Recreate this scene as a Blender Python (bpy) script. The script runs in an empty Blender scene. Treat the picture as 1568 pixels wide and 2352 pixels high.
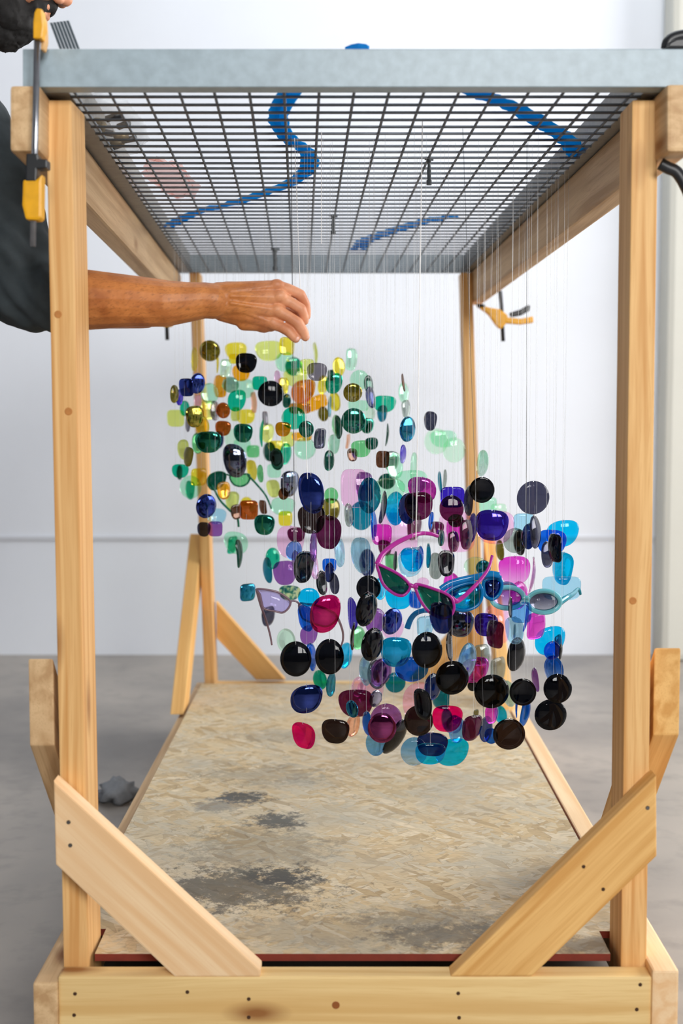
import bpy, bmesh, math, random
from mathutils import Vector, Matrix, noise
random.seed(7)
C = bpy.context.scene.collection
SC = bpy.context.scene
F = 3000.0
TH = math.radians(4.213)
# ------------------------------------------------------------------ camera
cam_d = bpy.data.cameras.new('camera'); cam = bpy.data.objects.new('camera', cam_d); C.objects.link(cam)
cam.location = (0, 0, 0)
cam.rotation_euler = (math.radians(90) - TH, 0, 0)
cam_d.sensor_fit = 'VERTICAL'; cam_d.sensor_height = 36.0; cam_d.lens = F * 36.0 / 2352.0
cam_d.clip_start = 0.05; cam_d.clip_end = 60
cam_d.dof.use_dof = True; cam_d.dof.focus_distance = 2.5; cam_d.dof.aperture_fstop = 3.2
SC.camera = cam
SC.view_settings.view_transform = 'Standard'; SC.view_settings.look = 'None'
SC.view_settings.gamma = 1.0; SC.view_settings.use_curve_mapping = False
SC.view_settings.exposure = -0.24
SC.cycles.transparent_max_bounces = 48
SC.cycles.max_bounces = 8
SC.cycles.sample_clamp_indirect = 4.0
SC.cycles.caustics_reflective = False
# ------------------------------------------------------------------ light
world = bpy.data.worlds.new('world'); SC.world = world; world.use_nodes = True
world.node_tree.nodes['Background'].inputs[0].default_value = (0.80, 0.90, 1.0, 1)
world.node_tree.nodes['Background'].inputs[1].default_value = 0.6
def area(name, loc, target, sx, sy, power, col=(1, 1, 1)):
    l = bpy.data.lights.new(name, 'AREA'); l.shape = 'RECTANGLE'; l.size = sx; l.size_y = sy
    l.energy = power; l.color = col
    o = bpy.data.objects.new(name, l); C.objects.link(o); o.location = loc
    o.rotation_euler = (Vector(target) - Vector(loc)).to_track_quat('-Z', 'Y').to_euler()
    return o
# daylight through the tall windows of the hall: two panes behind the photographer, one long bank on the right
area('window_light_front', (0.55, -2.7, 1.75), (0.1, 3.0, -0.1), 0.95, 1.5, 128, (1.0, 0.99, 0.97))
area('window_light_front', (1.75, -2.6, 1.75), (0.3, 3.0, -0.1), 0.95, 1.5, 128, (1.0, 0.99, 0.97))
area('window_light_right', (4.8, 3.5, 1.25), (-0.2, 3.4, -0.4), 3.4, 2.2, 330, (1.0, 0.985, 0.96))
area('fill_light_left', (-4.2, 2.0, 1.9), (0.0, 4.2, 0.2), 2.6, 1.6, 8, (0.78, 0.90, 1.0))  # weak bluish fill added from the left, not one of the hall windows
area('fill_light_top', (0.3, 4.0, 2.95), (0.2, 4.2, -1.0), 3.0, 2.2, 50, (0.88, 0.95, 1.0))  # added overhead fill, brightens the mesh top and deck from above

# ------------------------------------------------------------------ helpers
def P(px, py, Y):
    dx = (px - 784.0) / F; dy = -(py - 1176.0) / F
    y = math.cos(TH) + math.sin(TH) * dy; z = -math.sin(TH) + math.cos(TH) * dy
    k = Y / y
    return Vector((dx * k, Y, z * k))
def proj(v):
    y = v.y * math.cos(TH) - v.z * math.sin(TH); z = v.y * math.sin(TH) + v.z * math.cos(TH)
    return 784 + F * v.x / y, 1176 - F * z / y
DT = P(690, 1000, 1.0)      # direction of receding lines of the top of the stand
DB = P(795, 938, 1.0)       # direction of receding lines of its base
def T(px, py, Y): return P(px, py, 2.0) + DT * (Y - 2.0)
def B(px, py, Y): return P(px, py, 2.0) + DB * (Y - 2.0)

def lin(c): return tuple(((x / 255.0 / 12.92) if x / 255.0 <= 0.04045 else ((x / 255.0 + 0.055) / 1.055) ** 2.4) for x in c)
def tag(o, label=None, cat=None, group=None, kind=None):
    if label: o['label'] = label
    if cat: o['category'] = cat
    if group: o['group'] = group
    if kind: o['kind'] = kind
    return o
def obj(name, me, mat=None, parent=None, loc=None):
    if isinstance(me, bmesh.types.BMesh):
        m = bpy.data.meshes.new(name); me.normal_update(); me.to_mesh(m); me.free(); me = m
    o = bpy.data.objects.new(name, me); C.objects.link(o)
    if mat is not None and len(me.materials) == 0: me.materials.append(mat)
    if parent is not None: o.parent = parent
    if loc is not None: o.location = loc
    return o
def empty(name, loc=(0, 0, 0)):
    o = bpy.data.objects.new(name, None); C.objects.link(o); o.location = loc; o.empty_display_size = 0.05
    return o
def smooth(o, on=True):
    for p in o.data.polygons: p.use_smooth = on
def child_at(o, parent):
    o.parent = parent; o.matrix_parent_inverse = parent.matrix_basis.inverted()
    return o

# ------------------------------------------------------------------ materials
def newmat(name):
    m = bpy.data.materials.new(name); m.use_nodes = True
    nt = m.node_tree; nt.nodes.clear()
    out = nt.nodes.new('ShaderNodeOutputMaterial')
    return m, nt, out
def nd(nt, t, **kw):
    n = nt.nodes.new(t)
    for k, v in kw.items():
        if k.startswith('i_'):
            key = k[2:]
            n.inputs[int(key) if key.isdigit() else key.replace('_', ' ')].default_value = v
        else: setattr(n, k, v)
    return n
def ramp(nt, stops, fac=None):
    r = nt.nodes.new('ShaderNodeValToRGB'); cr = r.color_ramp
    while len(cr.elements) < len(stops): cr.elements.new(0.5)
    for e, (p, c) in zip(cr.elements, stops):
        e.position = p; e.color = (*c, 1) if len(c) == 3 else c
    if fac is not None: nt.links.new(fac, r.inputs[0])
    return r
def pbsdf(nt, out, **kw):
    b = nd(nt, 'ShaderNodeBsdfPrincipled')
    for k, v in kw.items(): b.inputs[k.replace('_', ' ')].default_value = v
    nt.links.new(b.outputs[0], out.inputs[0]); return b
def mix(nt, a, b, fac, blend='MIX'):
    m = nd(nt, 'ShaderNodeMix', data_type='RGBA', blend_type=blend)
    if hasattr(fac, 'links') or hasattr(fac, 'is_linked'): nt.links.new(fac, m.inputs[0])
    else: m.inputs[0].default_value = fac
    for s, i in ((a, 6), (b, 7)):
        if isinstance(s, tuple): m.inputs[i].default_value = (*s, 1) if len(s) == 3 else s
        else: nt.links.new(s, m.inputs[i])
    return m.outputs[2]
def mapping(nt, src, scale=(1, 1, 1), loc=(0, 0, 0), rot=(0, 0, 0)):
    if rot != (0, 0, 0):
        q = nd(nt, 'ShaderNodeMapping'); q.inputs['Rotation'].default_value = rot; nt.links.new(src, q.inputs[0]); src = q.outputs[0]; rot = (0, 0, 0)
    m = nd(nt, 'ShaderNodeMapping'); m.inputs['Scale'].default_value = scale; m.inputs['Location'].default_value = loc
    m.inputs['Rotation'].default_value = rot; nt.links.new(src, m.inputs[0]); return m.outputs[0]
def bump(nt, h, b, strength=0.2, dist=0.002):
    n = nd(nt, 'ShaderNodeBump'); n.inputs['Strength'].default_value = strength; n.inputs['Distance'].default_value = dist
    nt.links.new(h, n.inputs['Height']); nt.links.new(n.outputs[0], b.inputs['Normal'])

def plain(name, c, rough=0.5, metal=0.0, spec=0.5):
    m, nt, out = newmat(name)
    tc = nd(nt, 'ShaderNodeTexCoord'); n = nd(nt, 'ShaderNodeTexNoise', i_Scale=60.0, i_Detail=3.0)
    nt.links.new(tc.outputs['Object'], n.inputs[0])
    l = lin(c)
    r = ramp(nt, [(0.3, tuple(x * 0.88 for x in l)), (0.7, tuple(min(1, x * 1.08) for x in l))], n.outputs[0])
    b = pbsdf(nt, out, Roughness=rough, Metallic=metal); nt.links.new(r.outputs[0], b.inputs['Base Color'])
    return m

def wood(name, light, dark, seed=0.0, grain=1.0, knots=True, rough=0.62):
    # grain runs along local Z
    m, nt, out = newmat(name)
    tc = nd(nt, 'ShaderNodeTexCoord'); oi = nd(nt, 'ShaderNodeObjectInfo')
    add = nd(nt, 'ShaderNodeVectorMath', operation='MULTIPLY_ADD')
    rnd = nd(nt, 'ShaderNodeCombineXYZ'); nt.links.new(oi.outputs['Random'], rnd.inputs[0]); nt.links.new(oi.outputs['Random'], rnd.inputs[2])
    nt.links.new(rnd.outputs[0], add.inputs[0]); add.inputs[1].default_value = (3.0, 3.0, 37.0); nt.links.new(tc.outputs['Object'], add.inputs[2])
    co = add.outputs[0]
    # slow warp so that growth rings wander
    nw = nd(nt, 'ShaderNodeTexNoise', i_Scale=1.0, i_Detail=1.0); nt.links.new(mapping(nt, co, (7, 7, 1.6)), nw.inputs[0])
    w2 = nd(nt, 'ShaderNodeVectorMath', operation='MULTIPLY_ADD'); nt.links.new(nw.outputs['Color'], w2.inputs[0])
    w2.inputs[1].default_value = (0.035, 0.035, 0.0); nt.links.new(co, w2.inputs[2])
    wv = nd(nt, 'ShaderNodeTexNoise', i_Scale=1.0, i_Detail=2.0, i_Distortion=0.4); nt.links.new(mapping(nt, w2.outputs[0], (70 * grain, 70 * grain, 1.1)), wv.inputs[0])
    fine = nd(nt, 'ShaderNodeTexNoise', i_Scale=1.0, i_Detail=4.0); nt.links.new(mapping(nt, w2.outputs[0], (420, 420, 9)), fine.inputs[0])
    big = nd(nt, 'ShaderNodeTexNoise', i_Scale=1.0, i_Detail=2.0); nt.links.new(mapping(nt, co, (9, 9, 3)), big.inputs[0])
    L, D = lin(light), lin(dark)
    mid = tuple((a + b) / 2 for a, b in zip(L, D))
    c1 = ramp(nt, [(0.36, D), (0.47, mid), (0.60, L)], wv.outputs[0]).outputs[0]
    c1 = mix(nt, L, c1, 0.75)
    c2 = mix(nt, c1, D, ramp(nt, [(0.50, (0, 0, 0)), (0.75, (0.5, 0.5, 0.5))], fine.outputs[0]).outputs[0])
    c3 = mix(nt, c2, tuple(x * 0.92 for x in mid), ramp(nt, [(0.45, (0, 0, 0)), (0.7, (0.6, 0.6, 0.6))], big.outputs[0]).outputs[0])
    if knots:
        vo = nd(nt, 'ShaderNodeTexVoronoi', i_Scale=1.0, i_Randomness=1.0); nt.links.new(mapping(nt, w2.outputs[0], (9, 9, 3.2)), vo.inputs[0])
        kf = ramp(nt, [(0.05, (0.9, 0.9, 0.9)), (0.11, (0.45, 0.45, 0.45)), (0.19, (0, 0, 0))], vo.outputs['Distance']).outputs[0]
        c3 = mix(nt, c3, lin((142, 84, 32)), kf)
    b = pbsdf(nt, out, Roughness=rough); nt.links.new(c3, b.inputs['Base Color'])
    bump(nt, wv.outputs[0], b, 0.12, 0.001)
    return m
M = {}
M['wood'] = wood('pine_post', (238, 192, 128), (204, 142, 72))
M['wood_side'] = wood('pine_rough', (226, 192, 146), (180, 138, 92), grain=0.6)
M['wood_lit'] = wood('pine_lit', (247, 214, 170), (232, 184, 130), grain=0.6, knots=False)  # light on the left brace and right base rail is put into this colour
M['wood_amber'] = wood('pine_amber', (238, 190, 118), (206, 146, 70), grain=0.8, knots=False)
M['wood_plank'] = wood('pine_plank', (240, 208, 146), (216, 172, 104), grain=0.5)

def osb():
    m, nt, out = newmat('osb_board')
    tc = nd(nt, 'ShaderNodeTexCoord'); co = tc.outputs['Object']
    nz = nd(nt, 'ShaderNodeTexNoise', i_Scale=9.0, i_Detail=2.0); nt.links.new(co, nz.inputs[0])
    wp = nd(nt, 'ShaderNodeVectorMath', operation='MULTIPLY_ADD'); nt.links.new(nz.outputs['Color'], wp.inputs[0]); wp.inputs[1].default_value = (0.03, 0.03, 0.0)
    nt.links.new(co, wp.inputs[2])
    layers = []
    for i, (rot, sx, sy) in enumerate([(0.45, 15, 62), (-0.6, 16, 58), (1.3, 19, 60), (-0.1, 12, 54), (2.3, 23, 80), (0.85, 17, 66)]):
        v = nd(nt, 'ShaderNodeTexVoronoi', i_Scale=1.0, i_Randomness=1.0)
        nt.links.new(mapping(nt, wp.outputs[0], (sx, sy, 0.001), (i * 3.7, i * 1.3, 0), (0, 0, rot)), v.inputs[0])
        vd = nd(nt, 'ShaderNodeTexVoronoi', feature='DISTANCE_TO_EDGE', i_Scale=1.0, i_Randomness=1.0)
        nt.links.new(mapping(nt, wp.outputs[0], (sx, sy, 0.001), (i * 3.7, i * 1.3, 0), (0, 0, rot)), vd.inputs[0])
        sep = nd(nt, 'ShaderNodeSeparateColor'); nt.links.new(v.outputs['Color'], sep.inputs[0])
        layers.append((sep, vd))
    tones = [(0.0, lin((168, 144, 104))), (0.25, lin((204, 178, 134))), (0.5, lin((216, 196, 158))), (0.72, lin((194, 184, 160))), (1.0, lin((228, 212, 182)))]
    col = ramp(nt, tones, layers[0][0].outputs[0]).outputs[0]
    edge = layers[0][1].outputs[0]
    for sep, vd in layers[1:]:
        c = ramp(nt, tones, sep.outputs[0]).outputs[0]
        g = nd(nt, 'ShaderNodeMath', operation='GREATER_THAN'); g.inputs[1].default_value = 0.66; nt.links.new(sep.outputs[1], g.inputs[0])
        col = mix(nt, col, c, g.outputs[0])
        mx = nd(nt, 'ShaderNodeMix'); nt.links.new(g.outputs[0], mx.inputs[0]); nt.links.new(edge, mx.inputs[2]); nt.links.new(vd.outputs[0], mx.inputs[3])
        edge = mx.outputs[0]
    col = mix(nt, col, lin((196, 170, 128)), 0.28)
    ef = ramp(nt, [(0.0, (0.55, 0.55, 0.55)), (0.035, (0.12, 0.12, 0.12)), (0.07, (0, 0, 0))], edge).outputs[0]
    gate = nd(nt, 'ShaderNodeTexNoise', i_Scale=24.0, i_Detail=2.0); nt.links.new(co, gate.inputs[0])
    gr = ramp(nt, [(0.50, (0, 0, 0)), (0.62, (1, 1, 1))], gate.outputs[0]).outputs[0]
    col = mix(nt, col, lin((96, 74, 44)), mix(nt, (0, 0, 0), ef, gr))
    fib = nd(nt, 'ShaderNodeTexNoise', i_Scale=1.0, i_Detail=5.0); nt.links.new(mapping(nt, wp.outputs[0], (60, 260, 1), (0, 0, 0), (0, 0, 0.25)), fib.inputs[0])
    col = mix(nt, col, lin((128, 104, 70)), ramp(nt, [(0.5, (0, 0, 0)), (0.75, (0.55, 0.55, 0.55))], fib.outputs[0]).outputs[0])
    # greyish worn wash
    gw = nd(nt, 'ShaderNodeTexNoise', i_Scale=5.0, i_Detail=4.0); nt.links.new(co, gw.inputs[0])
    col = mix(nt, col, lin((168, 164, 150)), ramp(nt, [(0.45, (0, 0, 0)), (0.68, (0.5, 0.5, 0.5))], gw.outputs[0]).outputs[0])
    # paint stains at fixed places of the board (positions in board space)
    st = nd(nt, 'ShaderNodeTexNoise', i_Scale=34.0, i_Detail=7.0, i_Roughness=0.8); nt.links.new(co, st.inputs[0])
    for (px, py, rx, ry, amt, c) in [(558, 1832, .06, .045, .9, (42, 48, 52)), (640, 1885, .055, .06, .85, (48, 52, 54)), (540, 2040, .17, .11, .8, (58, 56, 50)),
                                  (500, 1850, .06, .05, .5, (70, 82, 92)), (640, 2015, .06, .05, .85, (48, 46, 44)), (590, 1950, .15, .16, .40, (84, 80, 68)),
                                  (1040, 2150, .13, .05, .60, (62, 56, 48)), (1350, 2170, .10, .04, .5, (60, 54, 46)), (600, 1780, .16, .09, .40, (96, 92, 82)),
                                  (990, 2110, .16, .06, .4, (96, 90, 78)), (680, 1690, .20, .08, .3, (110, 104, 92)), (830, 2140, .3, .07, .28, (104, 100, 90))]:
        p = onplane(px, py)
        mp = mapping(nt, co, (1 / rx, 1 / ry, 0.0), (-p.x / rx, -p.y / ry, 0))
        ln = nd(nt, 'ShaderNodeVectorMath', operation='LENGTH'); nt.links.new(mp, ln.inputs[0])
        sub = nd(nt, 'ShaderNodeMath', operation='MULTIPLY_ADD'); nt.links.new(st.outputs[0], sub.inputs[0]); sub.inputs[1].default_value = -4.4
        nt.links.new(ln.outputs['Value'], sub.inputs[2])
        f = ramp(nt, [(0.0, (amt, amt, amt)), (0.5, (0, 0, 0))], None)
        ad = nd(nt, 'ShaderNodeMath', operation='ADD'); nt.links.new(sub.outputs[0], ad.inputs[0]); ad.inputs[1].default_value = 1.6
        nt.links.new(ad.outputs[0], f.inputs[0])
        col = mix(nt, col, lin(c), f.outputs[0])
    b = pbsdf(nt, out, Roughness=0.6); nt.links.new(col, b.inputs['Base Color'])
    bump(nt, edge, b, 0.15, 0.001)
    return m

def wallmat(name, c):
    m, nt, out = newmat(name)
    tc = nd(nt, 'ShaderNodeTexCoord'); n = nd(nt, 'ShaderNodeTexNoise', i_Scale=2.2, i_Detail=4.0)
    nt.links.new(tc.outputs['Object'], n.inputs[0]); l = lin(c)
    r = ramp(nt, [(0.35, tuple(x * 0.965 for x in l)), (0.65, l)], n.outputs[0])
    b = pbsdf(nt, out, Roughness=0.85); nt.links.new(r.outputs[0], b.inputs['Base Color'])
    n2 = nd(nt, 'ShaderNodeTexNoise', i_Scale=30.0, i_Detail=5.0); nt.links.new(tc.outputs['Object'], n2.inputs[0]); bump(nt, n2.outputs[0], b, 0.12, 0.004)
    return m
def concrete():
    m, nt, out = newmat('polished_concrete')
    tc = nd(nt, 'ShaderNodeTexCoord')
    n = nd(nt, 'ShaderNodeTexNoise', i_Scale=1.4, i_Detail=6.0); nt.links.new(tc.outputs['Object'], n.inputs[0])
    n2 = nd(nt, 'ShaderNodeTexNoise', i_Scale=14.0, i_Detail=5.0); nt.links.new(tc.outputs['Object'], n2.inputs[0])
    c = ramp(nt, [(0.32, lin((122, 117, 113))), (0.55, lin((158, 150, 142))), (0.75, lin((176, 166, 155)))], n.outputs[0]).outputs[0]
    c = mix(nt, c, lin((110, 106, 102)), ramp(nt, [(0.5, (0, 0, 0)), (0.75, (0.45, 0.45, 0.45))], n2.outputs[0]).outputs[0])
    b = pbsdf(nt, out, Roughness=0.42); nt.links.new(c, b.inputs['Base Color'])
    return m

# --- tinted lens materials: light passes straight through, tinted once per face; clear-coat reflection on top
WALL = lin((226, 230, 238))
COL = {  # code: (colour seen against the white wall, words)
 'yl': ((207, 220, 122), 'pale lime'), 'ye': ((218, 205, 60), 'yellow'), 'am': ((246, 158, 20), 'amber orange'), 'or': ((190, 100, 30), 'burnt orange'),
 'mi': ((168, 222, 200), 'mint'), 'pg': ((196, 236, 212), 'pale mint'), 'tg': ((14, 172, 140), 'teal green'), 'gr': ((104, 190, 128), 'leaf green'), 'dg': ((8, 70, 58), 'dark green'),
 'bk': ((14, 16, 22), 'black'), 'gy': ((112, 110, 122), 'smoke grey'), 'nv': ((16, 34, 96), 'navy'), 'tb': ((14, 120, 148), 'petrol blue'),
 'cy': ((0, 176, 232), 'bright cyan'), 'bl': ((20, 92, 205), 'royal blue'), 'sb': ((156, 206, 232), 'sky blue'), 'pu': ((130, 82, 160), 'purple'),
 'vi': ((52, 34, 172), 'violet blue'), 'mg': ((206, 62, 190), 'magenta'), 'pk': ((230, 184, 222), 'pale lilac pink'), 'hp': ((214, 0, 110), 'hot pink'),
 'br': ((92, 56, 34), 'brown'), 'ol': ((104, 96, 26), 'olive'), 'sk': ((58, 60, 82), 'slate'), 'la': ((178, 170, 222), 'lavender'), 'pl': ((82, 22, 62), 'plum'),
 'db': ((38, 28, 28), 'dark brown'), 'sa': ((236, 170, 140), 'salmon'), 'ag': ((146, 160, 158), 'grey green'), 'bs': ((96, 156, 214), 'soft blue')}
_lm = {}
def lensmat(code, mirror=False, grad=False, mottled=False):
    key = (code, mirror, grad, mottled)
    if key in _lm: return _lm[key]
    c = lin(COL[code][0]); t = tuple(min(0.98, max(0.002, a / w)) for a, w in zip(c, WALL))
    if mirror: t = tuple(x * 0.55 for x in t)
    tf = tuple(x ** 0.5 for x in t)
    m, nt, out = newmat('lens_' + COL[code][1].replace(' ', '_') + ('_mirror' if mirror else '') + ('_gradient' if grad else ''))
    tr = nd(nt, 'ShaderNodeBsdfTransparent'); tr.inputs[0].default_value = (*tf, 1)
    tc = nd(nt, 'ShaderNodeTexCoord')
    if grad:
        sp = nd(nt, 'ShaderNodeSeparateXYZ'); nt.links.new(tc.outputs['Generated'], sp.inputs[0])
        lt = tuple(min(0.97, 0.45 + 0.55 * x) for x in tf)
        r = ramp(nt, [(0.15, lt), (0.75, tf)], sp.outputs[2]); nt.links.new(r.outputs[0], tr.inputs[0])
    elif mottled:
        n = nd(nt, 'ShaderNodeTexNoise', i_Scale=90.0, i_Detail=2.0); nt.links.new(tc.outputs['Object'], n.inputs[0])
        r = ramp(nt, [(0.42, (0.10, 0.35, 0.33)), (0.5, (0.45, 0.62, 0.45)), (0.58, (0.8, 0.85, 0.6))], n.outputs[0]); nt.links.new(r.outputs[0], tr.inputs[0])
    gl = nd(nt, 'ShaderNodeBsdfGlossy'); gl.inputs['Roughness'].default_value = 0.03 if not mirror else 0.06
    if mirror:
        mx = max(c) + 1e-4; gl.inputs[0].default_value = (*[0.12 + 0.88 * x / mx for x in c], 1)
    lw = nd(nt, 'ShaderNodeFresnel'); lw.inputs[0].default_value = 1.50
    fac = nd(nt, 'ShaderNodeMath', operation='MULTIPLY_ADD'); nt.links.new(lw.outputs[0], fac.inputs[0])
    fac.inputs[1].default_value = 0.8 if mirror else 0.5; fac.inputs[2].default_value = 0.15 if mirror else 0.0; fac.use_clamp = True
    ms = nd(nt, 'ShaderNodeMixShader'); nt.links.new(fac.outputs[0], ms.inputs[0]); nt.links.new(tr.outputs[0], ms.inputs[1]); nt.links.new(gl.outputs[0], ms.inputs[2])
    nt.links.new(ms.outputs[0], out.inputs[0])
    _lm[key] = m; return m

# ------------------------------------------------------------------ mesh builders
def hexa(name, b4, t4, mat, parent=None, bevel=0.003):
    """eight world corners: b4 the near/bottom quad, t4 the far/top quad; local Z runs b->t"""
    b4 = [Vector(v) for v in b4]; t4 = [Vector(v) for v in t4]
    o0 = sum(b4, Vector()) / 4; z = (sum(t4, Vector()) / 4 - o0).normalized()
    x = (b4[1] - b4[0]); x = (x - z * x.dot(z)).normalized(); y = z.cross(x)
    R = Matrix((x, y, z)).transposed().to_4x4(); R.translation = o0; Ri = R.inverted()
    bm = bmesh.new(); vs = [bm.verts.new(Ri @ v) for v in b4 + t4]
    for f in ((3, 2, 1, 0), (4, 5, 6, 7), (0, 1, 5, 4), (1, 2, 6, 5), (2, 3, 7, 6), (3, 0, 4, 7)): bm.faces.new([vs[i] for i in f])
    bmesh.ops.recalc_face_normals(bm, faces=bm.faces)
    if bevel: bmesh.ops.bevel(bm, geom=list(bm.edges), offset=bevel, segments=2, affect='EDGES', profile=0.6)
    o = obj(name, bm, mat); o.matrix_world = R
    if parent is not None: child_at(o, parent)
    return o
def prism(name, poly, depth, mat, axis, parent=None, bevel=0.003):
    """poly: coplanar world points, extruded by depth; local Z along axis"""
    poly = [Vector(p) for p in poly]; z = Vector(axis).normalized(); y = Vector(depth).normalized(); y = (y - z * y.dot(z)).normalized(); x = y.cross(z)
    R = Matrix((x, y, z)).transposed().to_4x4(); R.translation = sum(poly, Vector()) / len(poly); Ri = R.inverted()
    bm = bmesh.new(); a = [bm.verts.new(Ri @ p) for p in poly]; b = [bm.verts.new(Ri @ (p + Vector(depth))) for p in poly]
    bm.faces.new(a); bm.faces.new(b[::-1]); n = len(poly)
    for i in range(n): bm.faces.new((a[i], b[i], b[(i + 1) % n], a[(i + 1) % n]))
    bmesh.ops.recalc_face_normals(bm, faces=bm.faces)
    if bevel: bmesh.ops.bevel(bm, geom=list(bm.edges), offset=bevel, segments=2, affect='EDGES', profile=0.6)
    o = obj(name, bm, mat); o.matrix_world = R
    if parent is not None: child_at(o, parent)
    return o
def box(name, lo, hi, mat, parent=None, bevel=0.0):
    lo, hi = Vector(lo), Vector(hi)
    c = [(lo.x, lo.y), (hi.x, lo.y), (hi.x, hi.y), (lo.x, hi.y)]
    return hexa(name, [(a, b, lo.z) for a, b in c], [(a, b, hi.z) for a, b in c], mat, parent, bevel)
def tube_bm(bm, pts, rad, n=8, flat=1.0, closed=False, side=None):
    pts = [Vector(p) for p in pts]; m = len(pts)
    if not hasattr(rad, '__len__'): rad = [rad] * m
    rings = []; prev = None
    for i, p in enumerate(pts):
        a = pts[i - 1] if (i > 0 or closed) else p; b = pts[(i + 1) % m] if (i < m - 1 or closed) else p
        t = (b - a).normalized()
        u = (side if side is not None else (prev if prev is not None else (Vector((0, 1, 0)) if abs(t.y) < 0.9 else Vector((1, 0, 0)))))
        u = (u - t * u.dot(t)).normalized(); prev = u; v = t.cross(u)
        rings.append([bm.verts.new(p + (u * math.cos(2 * math.pi * k / n) * flat + v * math.sin(2 * math.pi * k / n)) * rad[i]) for k in range(n)])
    for i in range(m if closed else m - 1):
        A, Bn = rings[i], rings[(i + 1) % m]
        for k in range(n): bm.faces.new((A[k], A[(k + 1) % n], Bn[(k + 1) % n], Bn[k]))
    if not closed: bm.faces.new(rings[0][::-1]); bm.faces.new(rings[-1])
def spline(pts, k=5, closed=False):
    pts = [Vector(p) for p in pts]; n = len(pts); out = []
    for i in range(n if closed else n - 1):
        g = lambda j: pts[j % n] if closed else pts[max(0, min(n - 1, j))]
        p0, p1, p2, p3 = g(i - 1), g(i), g(i + 1), g(i + 2)
        for s in range(k):
            t = s / k
            out.append(0.5 * ((2 * p1) + (p2 - p0) * t + (2 * p0 - 5 * p1 + 4 * p2 - p3) * t * t + (3 * p1 - p0 - 3 * p2 + p3) * t ** 3))
    if not closed: out.append(pts[-1])
    return out
def tube(name, pts, rad, mat, parent=None, n=8, flat=1.0, closed=False, side=None):
    bm = bmesh.new(); tube_bm(bm, pts, rad, n, flat, closed, side)
    bmesh.ops.recalc_face_normals(bm, faces=bm.faces)
    o = obj(name, bm, mat); smooth(o)
    if parent is not None: child_at(o, parent)
    return o

# plane of the board: base frame
ZT = P(800, 2243, 2.0)                 # top of the front plank
OSB_H = 0.012
def onplane(px, py, dz=OSB_H):
    """the point of the sloping board surface seen at px,py"""
    d = P(px, py, 1.0); up = 0.0
    n = Vector((1, 0, 0)).cross(DB).normalized(); q = ZT + Vector((0, 0, dz))
    return d * (q.dot(n) / d.dot(n))
FLOOR = P(800, 2243, 2.0).z - 0.155
# ------------------------------------------------------------------ the hall
WY = 5.62
mw = wallmat('white_wall', (238, 242, 250)); mp = wallmat('grey_pillar', (206, 205, 196)); mdark = wallmat('dark_wall', (70, 72, 76))
def structure(o): o['kind'] = 'structure'; return o
structure(box('floor', (-6, -4.2, FLOOR - 0.1), (6, WY + 0.2, FLOOR), concrete()))
structure(box('wall_back', (-6, WY, FLOOR), (6, WY + 0.2, 3.1), mw))
structure(box('trim_1', (-6, WY - 0.007, P(784, 1241, WY).z), (6, WY, P(784, 1231, WY).z), wallmat('joint_shade', (214, 217, 224)), bevel=0.002))  # thin shadow line of the wall ledge, put into a grey strip
px0 = P(1528, 900, WY - 0.16).x
structure(box('trim_2', (px0, WY - 0.16, FLOOR), (px0 + 0.45, WY, 3.1), mp, bevel=0.03))
structure(box('wall_left', (-6.2, -4.2, FLOOR), (-6, WY, 3.1), mw))
structure(box('wall_right', (6, -4.2, FLOOR), (6.2, WY, 3.1), mw))
structure(box('wall_front', (-6, -4.2, FLOOR), (6, -4.0, 3.1), mdark))
structure(box('ceiling', (-6, -4.2, 3.1), (6, WY, 3.2), wallmat('ceiling_grey', (150, 152, 156))))

# ------------------------------------------------------------------ the timber stand
stand = empty('timber_stand', (0, 3.1, FLOOR))
tag(stand, 'open box stand of pale pine lumber with diagonal corner braces and a chipboard deck', 'stand')
mscrew = plain('screw_steel', (120, 118, 116), 0.35, 0.9); mhole = plain('nail_hole', (70, 44, 26), 0.9)
def post(bot, top, mat=M['wood']):
    return hexa('post', bot, top, mat, stand, 0.003)
yf, yb = 2.042, 2.135
zlow = 2330
def quad(l, r, y0, y1, py, sh=0.0):
    a, b = P(l, py, y0), P(r, py, y0)
    d = y1 - y0
    return [a, b, b + Vector((sh * d, d, 0)), a + Vector((sh * d, d, 0))]
zt, zb = P(784, 203, 2.0).z - 0.007, ZT.z - 0.10
def fit(v, z): v = v.copy(); v.z = z; return v
def postat(lt, rt, pyt, lb, rb, pyb, y0, y1, sht, shb, ztop, zbot):
    top = [fit(v, ztop) for v in quad(lt, rt, y0, y1, pyt, sht)]; bot = [fit(v, zbot) for v in quad(lb, rb, y0, y1, pyb, shb)]
    return post(bot, top)
postat(104, 163, 215, 147.5, 206, 2290, yf, yf + 0.098, 0.02, 0.02, zt, zb)
postat(1452, 1512.5, 215, 1424, 1483.5, 2290, yf, yf + 0.09, 0.0, 0.0, zt, zb)
ztb = T(784, 203, 4.25).z - 0.006; zbb = B(784, 2243, 4.25).z - 0.10
postat(434.5, 458, 640, 472, 497, 1600, 4.16, 4.25, 0.0, 0.0, ztb, zbb)
postat(1058, 1084, 640, 1090, 1117, 1600, 4.16, 4.25, 0.0, 0.0, ztb, zbb)
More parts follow.
